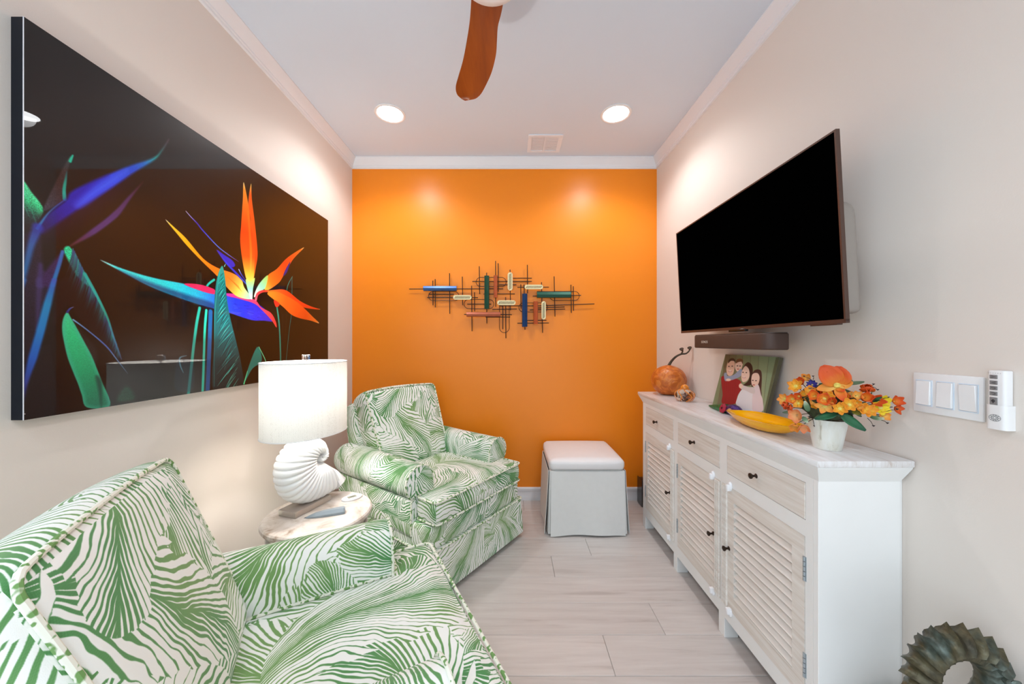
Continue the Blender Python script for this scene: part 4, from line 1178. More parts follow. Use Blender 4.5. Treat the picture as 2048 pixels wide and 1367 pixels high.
for i, (y0, y1) in enumerate(bays):
    z0, z1 = .1392, .6258
    y0 += .0012; y1 -= .0012
    near = i < 2                                   # fluted edge on the near side; the nearest door carries it on the far side
    sA, sB = (y0, y0 + .040), (y1 - .034, y1)      # stiles
    if not near: sA, sB = (y0, y0 + .046), (y1 - .072, y1)
    xf0, xf1 = SX - .001, SX + .019
    g = [B(xf0, xf1, sA[0], sA[1], z0, z1), B(xf0, xf1, sB[0], sB[1], z0, z1), B(xf0, xf1, sA[1], sB[0], z1 - .052, z1), B(xf0, xf1, sA[1], sB[0], z0, z0 + .056)]
    door = mk('door', join(*g), WASH, t, smooth=False)
    fy = (y0 + .001, y0 + .037) if near else (y1 - .034, y1 - .001)
    n = 3
    bd = []
    for k in range(n):
        yc = fy[0] + (k + .5) * (fy[1] - fy[0]) / n
        bd.append(xf(lathe([(.0052, z0 + .004), (.0052, z1 - .004)], 10, 1.3, 1.0), T(xf0 - BX, yc - BY, 0)))
    mk('fluted_moulding', join(*bd), WASH, door, angle=50)
    ns = 13
    zz0, zz1 = z0 + .056, z1 - .052
    pit = (zz1 - zz0) / ns
    sl = None
    for k in range(ns):
        zc = zz0 + (k + .5) * pit
        g = xf(box(-.0032, .0032, sA[1] - BY - .001, sB[0] - BY + .001, -pit * .54, pit * .54, .0010, 1), T(SX + .009 - BX, 0, zc) @ R(math.radians(35), 'Y'))
        mk('slat', g, SLATM, door, smooth=False)
    ky = {0: 1.952 - .02, 1: 1.521, 2: 1.402}[i]
    ky = y0 + .052 if near else y1 - .042
    knob(ky, .38, door)
    ly = y0 + .050 if near else y1 - .052
    for z in (.6255, .1395):                        # child-safety latch: base plate on the frame, hook over the door
        s_ = 1 if z > .3 else -1
        mk('safety_latch', join(xf(lathe([(0, 0), (.013, 0), (.013, .004), (.010, .008), (0, .009)], 16, 1.35, .85), T(SX - BX - .0005, ly - BY, z + .006 * s_) @ R(-math.pi / 2, 'Y')),
                                box(SX - BX - .018, SX - BX, ly - BY - .007, ly - BY + .007, z - .012, z + .012, .003, 2)), LATCH, door)
    hy = y1 + .0005 if near else y0 - .0005
    for z in (.53, .245):
        mk('hinge', join(*[xf(lathe([(.0035, z - .034 + q * .0145), (.0035, z - .034 + q * .0145 + .0125)], 10), T(SX - BX - .002, hy - BY, 0)) for q in range(5)],
                         box(SX - BX - .0012, SX - BX + .004, hy - BY - .006, hy - BY + .006, z - .034, z + .037)), HINGE, door, smooth=False)

# ------------------------------------------------------------------ things on the sideboard
E_ = .0006
# big carved pumpkin
PUMP, nt, b = newmat('carved_pumpkin_rind')
tc = node(nt, 'ShaderNodeTexCoord')
n1 = node(nt, 'ShaderNodeTexNoise', i_Scale=14.0, i_Detail=5.0, i_Distortion=2.4); nt.links.new(tc.outputs['Object'], n1.inputs['Vector'])
n2 = node(nt, 'ShaderNodeTexVoronoi', i_Scale=70.0); nt.links.new(tc.outputs['Object'], n2.inputs['Vector'])
nt.links.new(ramp(nt, n1.outputs['Fac'], [(.3, rgb(176, 84, 20)), (.48, rgb(204, 106, 32)), (.56, rgb(220, 128, 50)), (.75, rgb(204, 108, 34))]), b.inputs['Base Color'])
ad = node(nt, 'ShaderNodeMath', operation='ADD'); nt.links.new(n1.outputs['Fac'], ad.inputs[0])
mu = node(nt, 'ShaderNodeMath', operation='MULTIPLY'); mu.inputs[1].default_value = .35; nt.links.new(n2.outputs['Distance'], mu.inputs[0]); nt.links.new(mu.outputs[0], ad.inputs[1])
bp = node(nt, 'ShaderNodeBump', i_Strength=.7, i_Distance=.006); nt.links.new(ad.outputs[0], bp.inputs['Height']); nt.links.new(bp.outputs[0], b.inputs['Normal'])
b.inputs['Roughness'].default_value = .38
STEM = plain('dark_vine_bronze', rgb(74, 62, 48), .5, metal=.4, var=.2, scale=60)
px, py = .995, 2.205
t = thing('decorative_pumpkin', 'large orange carved pumpkin with a long curling dark stem', 'pumpkin', (px, py, HT + E_))
prof = [(0, .001), (.030, 0), (.055, .006), (.080, .026), (.097, .055), (.103, .085), (.099, .115), (.084, .144), (.060, .164), (.034, .176), (.014, .182), (0, .184)]
prof = [(p.x, p.y) for p in smooth_path([(a, b_, 0) for a, b_ in prof], 3)]
mk('rind', lathe(prof, 60, wob=lambda a, r, z: 1 + .018 * math.cos(5 * a + .4)), PUMP, t, angle=80)
base = Vector((px, py, HT))
def rel(u, v, Y): return at(u, v, Y) - base
pts = smooth_path([Vector((0, 0, .178)), rel(1343, 722, 2.20), rel(1352, 713, 2.18), rel(1362, 708, 2.17), rel(1371, 707, 2.16), rel(1377, 703, 2.155), rel(1380, 698, 2.15)], 5)
n = len(pts)
st = mk('stem', tube(pts, [.0095 * (1 - .62 * (i / n) ** .6) for i in range(n)], 8), STEM, t)
mk('stem_fork', tube(smooth_path([rel(1362, 708, 2.17), rel(1365, 703, 2.165), rel(1365, 699, 2.16)], 4), [.0045] * 8 + [.004], 8), STEM, st)
for u, v in ((1379.5, 696.5), (1363.5, 699)):
    q = rel(u, v, 2.155)
    mk('bud_cap', xf(lathe([(.002, -.010), (.008, -.004), (.013, .006), (.010, .0045), (0, -.002)], 12), T(*q) @ R(.5, 'X') @ R(-.5, 'Y')), STEM, st)
# little glass pumpkin
GP = glass('crackle_glass', (0.97, 0.90, 0.80, 1), .02)
AMB = plain('amber_glaze', rgb(232, 138, 48), .2, coat=.6, var=.15, scale=60)
qx, qy = .972, 1.955
t = thing('glass_pumpkin', 'small clear glass pumpkin with amber ribs beside the large carved pumpkin', 'pumpkin', (qx, qy, HT + E_))
prof = [(0, .001), (.022, 0), (.040, .010), (.051, .028), (.046, .048), (.026, .062), (.010, .066), (0, .066)]
prof = [(p.x, p.y) for p in smooth_path([(a, b_, 0) for a, b_ in prof], 4)]
mk('glass_body', lathe(prof, 48, wob=lambda a, r, z: 1 + .05 * abs(math.cos(3 * a)) - .04), GP, t, angle=80)
for k in range(6):
    a0 = k * math.pi / 3 + .3
    mk('amber_rib', tube([((r_ + .001) * .965 * math.cos(a0 + .5 * math.sin(z_ * 60)), (r_ + .001) * .965 * math.sin(a0 + .5 * math.sin(z_ * 60)), z_) for r_, z_ in prof[4:-4]], .0030, 6), AMB, t)
mk('stem', lathe([(.012, .060), (.020, .068), (.021, .078), (.014, .088), (.006, .092), (0, .093)], 20, wob=lambda a, r, z: 1 + .06 * math.cos(4 * a + z * 120)), AMB, t, angle=80)
rs = random.Random(8)
mk('glitter_flecks', join(*[box(x - .0018, x + .0018, y - .0018, y + .0018, z - .0012, z + .0012) for x, y, z in
   [((r_ * math.cos(a)), r_ * math.sin(a), rs.uniform(.010, .03)) for r_, a in [(rs.uniform(.002, .026), rs.uniform(0, 6.28)) for _ in range(60)]]]), plain('brown_flecks', rgb(120, 88, 70), .3, metal=.5, var=.3), t, smooth=False)

# family photograph on canvas leaning against the wall
def zP(*p): return [(1420 + x / 9.1125, 690 + y / 9.1125) for x, y in p]
PB, PTp = Vector((1.030, 0, HT + .001)), Vector((1.098, 0, 1.139))
PY0, PY1 = 1.432, 1.792
pu = (PTp - PB); PH = pu.length; pu.normalize(); pn = Vector((-pu.z, 0, pu.x))       # normal towards -x
def photo_to(u, v):
    d = Vector(((u - CX) / F, 1, -(v - CY) / F)); o_ = Vector((0, 0, CZ))
    k = (PB - o_).dot(pn) / d.dot(pn); p = o_ + d * k
    return ((PY1 - p.y) / (PY1 - PY0) * 540, (1 - (p - PB).dot(pu) / PH) * 405)
pc_ = Canvas(540, 405, (128, 140, 104), photo_to)
pl_x = [(290, 95), (370, 230), (480, 400), (600, 560), (740, 720), (890, 830), (1080, 945), (1275, 1080)]
for k in range(7):
    a, b_ = pl_x[k], pl_x[k + 1]
    c = [(104, 98, 72), (112, 112, 82), (120, 126, 92), (126, 140, 102), (130, 146, 108), (132, 152, 116), (124, 150, 116)][k]
    pc_.poly(zP((a[0], 150), (b_[0], 150), (b_[1], 1300), (a[1], 1300)), [(0, c), (1, tuple(min(255, x + 22) for x in c))], axis=zP((600, 180), (500, 1100)), soft=1.5, smooth=False, grain=.05)
    if k: pc_.line(zP((a[0], 150), (a[1], 1300)), 2.2, (66, 62, 44), alpha=.8)
pc_.poly(zP((1200, 230), (1290, 200), (1080, 1240), (980, 1220)), (94, 106, 80), soft=3, smooth=False)
SKIN, SKIN2 = (236, 196, 172), (246, 214, 196)
pc_.poly(zP((205, 590), (260, 560), (400, 600), (480, 610), (560, 660), (570, 800), (500, 920), (470, 1060), (225, 1060), (230, 900), (215, 740)), (160, 26, 40), soft=2)          # red jumper
for k in range(6): pc_.line(zP((260 + k * 40, 680), (280 + k * 30, 1020)), 7, (120, 16, 34), alpha=.3, soft=6)
pc_.poly(zP((300, 400), (330, 300), (400, 250), (450, 290), (445, 420), (420, 520), (370, 560), (320, 540), (300, 470)), SKIN, soft=2)                                            # father
pc_.poly(zP((330, 330), (345, 265), (400, 235), (455, 260), (455, 330), (440, 290), (380, 285)), (52, 38, 30), soft=2)
pc_.poly(zP((455, 370), (480, 290), (540, 265), (600, 300), (585, 400), (560, 460), (500, 480), (460, 430)), SKIN2, soft=2)                                                     # small boy
pc_.poly(zP((470, 330), (490, 260), (550, 245), (600, 270), (595, 345), (570, 300), (510, 310)), (112, 72, 46), soft=2)
pc_.poly(zP((255, 520), (300, 500), (320, 560), (430, 540), (560, 430), (585, 480), (560, 560), (440, 620), (330, 650), (270, 640)), (150, 164, 190), soft=2)                     # his sleeves
pc_.blob(zP((335, 630))[0], 5, 2.6, SKIN2)
pc_.poly(zP((585, 450), (640, 345), (700, 310), (760, 360), (780, 460), (765, 620), (740, 725), (600, 735), (650, 690), (700, 640), (724, 540), (705, 440), (650, 400)), (44, 26, 28), soft=2)                       # mother
pc_.poly(zP((580, 480), (640, 380), (700, 420), (722, 500), (715, 580), (670, 650), (600, 670), (572, 610)), SKIN2, soft=2)
pc_.poly(zP((480, 1010), (540, 860), (620, 790), (780, 800), (790, 1200), (600, 1200), (480, 1080)), (240, 240, 244), soft=2)
pc_.poly(zP((760, 760), (760, 600), (790, 480), (860, 440), (930, 470), (945, 600), (935, 800), (940, 930), (890, 960), (850, 720)), (70, 44, 42), soft=2)                          # girl
pc_.poly(zP((760, 560), (800, 510), (870, 510), (905, 580), (890, 680), (850, 750), (800, 760), (755, 690)), SKIN2, soft=2)
pc_.poly(zP((780, 860), (800, 770), (880, 720), (930, 900), (960, 1000), (960, 1200), (780, 1200)), (236, 222, 226), soft=2)
pc_.poly(zP((545, 700), (590, 720), (700, 760), (800, 770), (820, 860), (770, 880), (640, 820), (560, 790)), (226, 216, 214), soft=2)                                          # arm round the neck
pc_.blob(zP((562, 740))[0], 4, 5, SKIN2)
for (x, y) in ((345, 385), (405, 380), (500, 375), (548, 378), (602, 492), (662, 498), (780, 640), (838, 645)): pc_.blob(zP((x, y))[0], 1.6, 1.0, (60, 40, 34))
for (x, y, w_) in ((365, 475, 3.6), (510, 435, 2), (620, 588, 3.4), (800, 722, 2)): pc_.blob(zP((x, y))[0], w_, 1.1, (196, 90, 84))
pc_.blob(zP((365, 470))[0], 2.8, .8, (250, 244, 240)); pc_.blob(zP((620, 584))[0], 2.6, .8, (250, 244, 240))
for (x, y) in ((385, 420), (522, 405), (632, 540), (805, 685)): pc_.line(zP((x - 12, y - 30), (x, y), (x - 8, y + 4)), 1.0, (206, 150, 128), alpha=.7)
PHOTO, nt, b, tx = picture('family_print', pc_.a, rough=.5)
t = thing('family_photo', 'canvas photo of a smiling family of four leaning on the wall behind the bowl', 'photo', (PB.x, (PY0 + PY1) / 2, PB.z))
hw_ = (PY1 - PY0) / 2
th_ = Vector((pu.z, 0, -pu.x)) * .018
def cvx(q, y, dpt): p = pu * (q * PH) + Vector((pu.z, 0, -pu.x)) * dpt; return (p.x, y, p.z)
mk('canvas_edge', ([cvx(0, -hw_, .0006), cvx(0, hw_, .0006), cvx(1, hw_, .0006), cvx(1, -hw_, .0006), cvx(.004, -hw_, .016), cvx(.004, hw_, .016), cvx(1, hw_, .016), cvx(1, -hw_, .016)],
                   [(0, 1, 2, 3), (4, 7, 6, 5), (0, 4, 5, 1), (1, 5, 6, 2), (2, 6, 7, 3), (3, 7, 4, 0)]), plain('canvas_edge_print', rgb(86, 82, 62), .6, var=.1), t, smooth=False)
pr = mk('print', ([cvx(0, -hw_, 0), cvx(0, hw_, 0), cvx(1, hw_, 0), cvx(1, -hw_, 0), cvx(0, -hw_, .0006), cvx(0, hw_, .0006), cvx(1, hw_, .0006), cvx(1, -hw_, .0006)],
                  [(0, 1, 2, 3), (0, 4, 5, 1), (1, 5, 6, 2), (2, 6, 7, 3), (3, 7, 4, 0)]), PHOTO, t, smooth=False)
flat_uv(pr, lambda c: ((hw_ - c.y) / (2 * hw_), Vector((c.x, 0, c.z)).dot(pu) / PH))

# glittery ornament before the photo
def glitter(name, col, col2):
    m, nt, b = newmat(name)
    tc = node(nt, 'ShaderNodeTexCoord')
    v = node(nt, 'ShaderNodeTexVoronoi', i_Scale=420.0); nt.links.new(tc.outputs['Object'], v.inputs['Vector'])
    nt.links.new(ramp(nt, v.outputs['Color'], [(.2, col), (.75, col2)]), b.inputs['Base Color'])
    b.inputs['Metallic'].default_value = .6; b.inputs['Roughness'].default_value = .3
    bp = node(nt, 'ShaderNodeBump', i_Strength=.8, i_Distance=.001); nt.links.new(v.outputs['Distance'], bp.inputs['Height']); nt.links.new(bp.outputs[0], b.inputs['Normal'])
    return m
ga = Vector((1.004, 1.770, HT + .009)); gb = Vector((1.000, 1.52, HT + .026))
t = thing('glitter_ornament', 'glittery green and purple ornament with a red rosette in front of the family photo', 'ornament', (ga.x, ga.y, HT + E_))
dv = gb - ga
def gp(q): return Vector((dv.x * q, dv.y * q, .0065 + .020 * q))
mk('green_cone', tube([gp(q) for q in (0, .15, .35, .52, .60)], [.004, .010, .017, .022, .021], 14), glitter('green_glitter', rgb(10, 70, 40), rgb(40, 150, 80)), t)
mk('purple_bulb', tube([gp(q) for q in (.60, .68, .78, .88, .96, 1.0)], [.015, .022, .026, .023, .014, .003], 14), glitter('purple_glitter', rgb(36, 16, 70), rgb(90, 60, 140)), t)
RED = plain('red_felt', rgb(160, 26, 54), .7, var=.2, scale=90)
ro = mk('red_rosette', xf(lathe([(0, .004), (.006, .007), (.014, .008), (.022, .003), (.021, -.002), (0, -.003)], 20, wob=lambda a, r, z: 1 + .08 * math.cos(7 * a)), T(*(gp(.62) + Vector((-.022, 0, .004)))) @ R(-math.pi / 2 + .35, 'Y')), RED, t)
mk('rosette_eye', xf(lathe([(0, .011), (.004, .0095), (.005, .006), (0, .006)], 10), T(*(gp(.62) + Vector((-.022, 0, .004)))) @ R(-math.pi / 2 + .35, 'Y')), plain('dark_bead', rgb(60, 8, 22), .3), ro)

# yellow boat-shaped bowl
YEL, nt, b = newmat('yellow_art_glass')
tc = node(nt, 'ShaderNodeTexCoord'); mp = node(nt, 'ShaderNodeMapping'); mp.inputs['Scale'].default_value = (6, 1.5, 30); nt.links.new(tc.outputs['Object'], mp.inputs[0])
n = node(nt, 'ShaderNodeTexNoise', i_Scale=4.0, i_Detail=3.0); nt.links.new(mp.outputs[0], n.inputs['Vector'])
nt.links.new(ramp(nt, n.outputs['Fac'], [(.3, rgb(246, 168, 4)), (.7, rgb(254, 190, 12))]), b.inputs['Base Color'])
b.inputs['Roughness'].default_value = .12; b.inputs['Subsurface Weight'].default_value = .3; b.inputs['Subsurface Radius'].default_value = (.01, .006, .001); b.inputs['Specular IOR Level'].default_value = .4
t = thing('glass_bowl', 'long boat-shaped yellow glass bowl between the photo and the flowers', 'bowl', (.952, 1.328, HT + E_))
outer, inner = [], []
NA = 56
for q, zz in ((.30, 0.0), (.42, .002), (.60, .008), (.78, .020), (.92, .034), (1.0, .044)):
    ro_, ri_ = [], []
    for k in range(NA):
        a = 2 * math.pi * k / NA
        c_, s_ = math.cos(a), math.sin(a)
        lx, ly = .080 * q, .176 * q
        tip = max(0, s_) ** 8 * .020 * q
        lift = .004 * q ** 3 * abs(s_) ** 3 - .014 * q ** 3 * max(0, s_) ** 4
        ro_.append((lx * c_ * (1 - .12 * abs(s_) ** 6), ly * s_ + tip, zz + lift))
        ri_.append((max(0.0, lx - .0045) * c_ * (1 - .12 * abs(s_) ** 6), max(0, ly - .0045) * s_ + tip * .9, zz + lift + (.0045 if q < .95 else 0)))
    outer.append(ro_); inner.append(ri_)
mk('bowl_body', loft(outer + inner[::-1]), YEL, t, angle=60)
mk('peach_tip', xf(lathe([(0, -.012), (.007, -.008), (.009, 0), (.006, .008), (0, .010)], 14), T(0, .197, .030) @ R(.6, 'X')), plain('peach_glass', rgb(232, 178, 132), .15, Transmission_Weight=.3), t)

# ------------------------------------------------------------------ flower arrangement
POT = wood('crackled_white_pot', [(.30, rgb(168, 158, 136)), (.40, rgb(222, 220, 208)), (.62, rgb(232, 233, 228)), (.8, rgb(222, 232, 230))], (1, 1, .45), 16.0, rough=.4, bump=.15)
fx, fy = .980, 1.086
t = thing('flower_arrangement', 'small crackled white pot overflowing with orange and yellow flowers on the sideboard', 'flower arrangement', (fx, fy, HT + E_))
mk('pot', lathe([(0, .003), (.030, .003), (.032, 0), (.034, 0), (.0345, .004), (.0445, .064), (.0455, .066), (.0475, .088), (.0475, .091), (.0445, .091), (.0425, .066), (.040, .060), (0, .056)], 48), POT, t, angle=30)
FB = Vector((fx, fy, HT + E_))
VIEW = (Vector((0, 0, CZ)) - (FB + Vector((0, 0, .15)))).normalized()       # towards the open side of the room
MOSS = plain('dark_moss', rgb(58, 66, 40), .9, var=.4, scale=90)
mk('foliage_core', xf(lathe([(0, -.055), (.040, -.045), (.068, -.012), (.072, .014), (.052, .038), (.022, .052), (0, .055)], 24, wob=lambda a, r, z: 1 + .12 * math.cos(5 * a + z * 60)), T(0, 0, .140)), MOSS, t)
def petal_mat(name, c1, c2, c3=None):
    """colour runs from the throat to the tip of the petal"""
    m, nt, b = newmat(name)
    u = node(nt, 'ShaderNodeUVMap'); sx = node(nt, 'ShaderNodeSeparateXYZ'); nt.links.new(u.outputs[0], sx.inputs[0])
    tcx = node(nt, 'ShaderNodeTexNoise', i_Scale=6.0, i_Detail=3.0); mp = node(nt, 'ShaderNodeMapping'); mp.inputs['Scale'].default_value = (.6, 5, 1)
    nt.links.new(u.outputs[0], mp.inputs[0]); nt.links.new(mp.outputs[0], tcx.inputs['Vector'])
    ma = node(nt, 'ShaderNodeMath', operation='MULTIPLY_ADD'); ma.inputs[1].default_value = .5; nt.links.new(tcx.outputs['Fac'], ma.inputs[0])
    ad = node(nt, 'ShaderNodeMath', operation='SUBTRACT'); ad.inputs[1].default_value = .25; nt.links.new(sx.outputs[0], ad.inputs[0]); nt.links.new(ad.outputs[0], ma.inputs[2])
    nt.links.new(ramp(nt, ma.outputs[0], [(.05, c1), (.55, c2), (.95, c3 or c2)]), b.inputs['Base Color'])
    b.inputs['Roughness'].default_value = .55
    tr = node(nt, 'ShaderNodeBsdfTranslucent'); nt.links.new(b.inputs['Base Color'].links[0].from_socket, tr.inputs[0])
    mx = node(nt, 'ShaderNodeMixShader', i_0=.25); nt.links.new(b.outputs[0], mx.inputs[1]); nt.links.new(tr.outputs[0], mx.inputs[2]); nt.links.new(mx.outputs[0], nt.nodes['Material Output'].inputs[0])
    return m
def petal(L, W, curl=.5, cup=.25, nx=7, ny=5, shape=.75, ruf=0.0, tilt=0.0):
    """a petal growing along +x, upper face +z; returns geometry and uv per vertex"""
    V, UV = [], []
    for i in range(nx):
        q = i / (nx - 1)
        w = W * (math.sin(math.pi * min(1, q ** shape * .93 + .03)) ** .8) * .5 + .0006
        ang = tilt + curl * q
        x = L * (q if abs(curl) < 1e-3 else (math.sin(tilt + curl * q) - math.sin(tilt)) / curl)
        z = L * (math.sin(tilt) * q if abs(curl) < 1e-3 else -(math.cos(tilt + curl * q) - math.cos(tilt)) / curl)
        for j in range(ny):
            s = j / (ny - 1) * 2 - 1
            V.append((x - math.sin(ang) * cup * w * s * s, w * s, z + math.cos(ang) * cup * w * s * s + ruf * W * math.sin(s * 7 + q * 5) * q))
            UV.append((q, s * .5 + .5))
    Fc = [(i * ny + j, (i + 1) * ny + j, (i + 1) * ny + j + 1, i * ny + j + 1) for i in range(nx - 1) for j in range(ny - 1)]
    return V, Fc, UV
def mk_petals(name, lst, mat, par, thick=.0006):
    V, Fc, UV = [], [], []
    for (v, f, u), m in lst:
        n = len(V); V += [tuple(m @ Vector(p)) for p in v]; Fc += [tuple(i + n for i in q) for q in f]; UV += u
    me = bpy.data.meshes.new(name); me.from_pydata(V, [], Fc); me.update()
    uv = me.uv_layers.new(name='uv').data
    for p in me.polygons:
        for li in p.loop_indices: uv[li].uv = UV[me.loops[li].vertex_index]
    me.polygons.foreach_set('use_smooth', [True] * len(me.polygons))
    me.materials.append(mat)
    o = bpy.data.objects.new(name, me); C.objects.link(o)
    if par is not None: o.parent = par
    if thick:
        md = o.modifiers.new('thickness', 'SOLIDIFY'); md.thickness = thick; md.offset = 0
    return o
def face_dir(d, spin=0.0):
    """rotation that turns +z to direction d"""
    return Vector(d).to_track_quat('Z', 'Y').to_matrix().to_4x4() @ R(spin, 'Z')
OR1 = petal_mat('orange_petal', rgb(248, 186, 70), rgb(242, 128, 34), rgb(236, 84, 40))
OR2 = petal_mat('deep_orange_petal', rgb(240, 150, 50), rgb(232, 96, 30), rgb(222, 84, 28))
OR3 = petal_mat('pale_orange_petal', rgb(250, 210, 110), rgb(248, 176, 74), rgb(244, 150, 54))
YE1 = petal_mat('golden_petal', rgb(250, 200, 60), rgb(246, 166, 36), rgb(242, 150, 30))
YE2 = petal_mat('lemon_petal', rgb(250, 220, 30), rgb(250, 228, 30), rgb(248, 214, 50))
PE1 = petal_mat('peach_petal', rgb(248, 200, 130), rgb(244, 164, 104), rgb(240, 140, 92))
BL1 = petal_mat('blue_petal', rgb(60, 50, 140), rgb(52, 50, 150), rgb(40, 36, 110))
GR1 = petal_mat('dark_green_leaf', rgb(40, 92, 60), rgb(38, 112, 70), rgb(30, 86, 60))
GR2 = petal_mat('grey_green_leaf', rgb(86, 104, 78), rgb(110, 134, 100), rgb(90, 116, 84))
GR3 = petal_mat('variegated_leaf', rgb(70, 104, 70), rgb(120, 150, 110), rgb(206, 216, 190))
CEN = plain('flower_centre_yellow', rgb(214, 198, 96), .7, var=.2, scale=200)
WOODY = plain('brown_twig', rgb(70, 52, 40), .8, var=.2)
BUDK = plain('dark_bud', rgb(38, 36, 44), .7)
def zF(x, y, d=0.0):
    """point of the bouquet seen at this spot, d metres nearer than the pot's axis"""
    u, v = 1540 + x / 7.196, 720 + y / 7.196
    ray = Vector(((u - CX) / F, 1, -(v - CY) / F))
    o_ = Vector((0, 0, CZ)); c_ = FB + Vector((0, 0, .15)) + VIEW * d
    k = (c_ - o_).dot(VIEW) / ray.dot(VIEW)
    p = o_ + ray * k - FB
    p.x = min(p.x, XR - fx - .020)
    return p
rs = random.Random(12)
def flower(x, y, d, n, L, W, mats, dirv=None, curl=.5, cup=.3, tilt=.25, cen=.3, ruf=.05, shape=.75, spin=None, name='flower'):
    p = zF(x, y, d)
    dd = Vector(dirv) if dirv else (VIEW * 1.0 + (p - Vector((0, 0, .13))) * 5)
    M0 = T(*p) @ face_dir(dd, rs.uniform(0, 6) if spin is None else spin)
    o = None
    lst = []
    for k in range(n):
        lst.append((petal(1.25 * L * rs.uniform(.9, 1.08), 1.3 * W * rs.uniform(.9, 1.1), curl * rs.uniform(.8, 1.2), cup, 7, 5, shape, ruf, tilt), M0 @ R(2 * math.pi * k / n + rs.uniform(-.1, .1), 'Z') @ T(.0012, 0, .0006 * (k % 2))))
    o = mk_petals(name, lst, mats, t)
    if cen:
        mk('flower_centre', xf(lathe([(0, 0), (cen * L, .0005), (cen * L * .9, cen * L * .55), (0, cen * L * .8)], 10), M0), CEN, o)
    back = M0 @ Vector((0, 0, -.004))
    tip = Vector((0, 0, .10))
    mk('stem', tube(smooth_path([back, back.lerp(tip, .5) + Vector((0, 0, .006)), tip], 4), .0011, 5), MOSS, o)
    return o
# the big poppy-like bloom at the crown, five unequal petals
p0 = zF(965, 365, .060)
M0 = T(*p0) @ face_dir(VIEW * 1.0 + Vector((0, 0, .25)))
def ang_to(x, y):
    q = M0.inverted() @ zF(x, y, .06); return math.atan2(q.y, q.x), math.hypot(q.x, q.y)
o = None
for (x, y, w, cu, ti, m_, dz) in ((790, 150, .056, -.9, .95, OR2, -.004), (985, 150, .058, -.9, .95, OR2, -.006), (850, 205, .036, .35, .30, OR1, 0), (700, 430, .025, .45, .02, OR3, 0), (1055, 590, .025, .5, -.05, OR1, 0), (1190, 340, .027, .7, .12, OR3, 0), (1040, 440, .020, .6, .1, OR1, -.001)):
    a, L = ang_to(x, y)
    k = mk_petals('flower' if o is None else 'petal', [(petal(L * (1.15 if dz == 0 else 1.45), w, cu, .3, 9, 7, .95, .03, ti), M0 @ T(0, 0, dz) @ R(a, 'Z'))], m_, t if o is None else o)
    if o is None: o = k
mk('flower_centre', xf(lathe([(0, 0), (.007, .001), (.0075, .006), (.004, .009), (0, .0095)], 14), M0), CEN, o)
mk('stem', tube([M0 @ Vector((0, 0, -.002)), Vector((0, 0, .12))], .0016, 6), MOSS, o)
# the rest of the bouquet (spot in the close view, depth towards the viewer)
flower(375, 375, .035, 6, .019, .013, YE1, ruf=.12)
flower(450, 320, .020, 5, .017, .016, OR2, tilt=.7)
flower(610, 355, .050, 8, .012, .007, BL1, cen=.22)
flower(590, 440, .055, 5, .014, .012, YE1)
flower(640, 510, .062, 5, .018, .016, OR1, tilt=.6, cen=.2)
flower(220, 560, .030, 6, .018, .011, OR3, tilt=.4)
flower(330, 560, .045, 5, .017, .014, OR1, tilt=.6)
flower(420, 520, .050, 5, .015, .013, OR2, tilt=.8)
flower(250, 650, .036, 5, .020, .019, OR2, tilt=.9, cen=.0, curl=1.2)
flower(310, 680, .045, 5, .017, .017, OR2, tilt=.9, cen=.0, curl=1.2)
flower(410, 620, .055, 5, .014, .012, YE1)
flower(780, 560, .070, 5, .021, .017, OR1, tilt=.6)
flower(830, 520, .066, 6, .015, .012, YE1)
flower(890, 590, .070, 5, .015, .016, OR2, tilt=.8, cen=.15)
flower(640, 590, .064, 5, .012, .012, OR3, tilt=.5)
flower(790, 660, .072, 5, .019, .012, OR3)
flower(1005, 695, .080, 6, .016, .011, YE1)
flower(1140, 640, .076, 6, .017, .012, YE1)
flower(1245, 620, .070, 5, .011, .010, YE1, tilt=.6)
flower(1275, 665, .072, 5, .010, .009, OR3, tilt=.6)
flower(1340, 690, .066, 6, .015, .011, YE1)
flower(1420, 720, .060, 6, .016, .011, YE1)
flower(1390, 450, .030, 5, .026, .024, OR2, tilt=.9, cen=0, curl=1.0, dirv=(-.5, -.6, .6))
flower(1350, 540, .045, 5, .022, .016, OR1, tilt=.8, cen=0)
flower(1470, 580, .035, 5, .026, .014, OR2, tilt=.75, cen=.1, dirv=(-.2, -.8, .1))
flower(1580, 680, .030, 6, .019, .014, YE2, tilt=.15, cen=.32)
flower(1620, 580, .022, 5, .016, .013, YE2, tilt=.5, cen=.0)
flower(1620, 790, .022, 5, .014, .012, OR3, tilt=.5, cen=.0)
flower(1780, 590, .010, 5, .020, .012, OR2, tilt=.6, cen=.1, dirv=(-.1, -1, .2))
flower(1790, 680, .010, 4, .016, .010, OR2, tilt=.6, cen=.0, dirv=(.1, -1, -.2))
flower(390, 790, .040, 5, .022, .019, PE1, tilt=.5, cen=.0)
flower(370, 920, .040, 5, .021, .017, OR3, tilt=.8, cen=.0, dirv=(-.6, -.5, -.5))
flower(490, 930, .050, 5, .019, .015, PE1, tilt=.7, cen=.0, dirv=(-.5, -.6, -.7))
flower(540, 270, .010, 4, .018, .013, OR3, tilt=.7, cen=.0)
for _ in range(18):                                 # small filler blossoms between the larger ones
    a = rs.uniform(0, 6.28); q = rs.uniform(.35, .95)
    flower(900 + 560 * q * math.cos(a), 560 + 170 * q * math.sin(a), rs.uniform(.035, .06), 5, rs.uniform(.009, .013), rs.uniform(.008, .011), rs.choice([YE1, OR3, OR1, OR2]), tilt=rs.uniform(.2, .8), cen=.2)
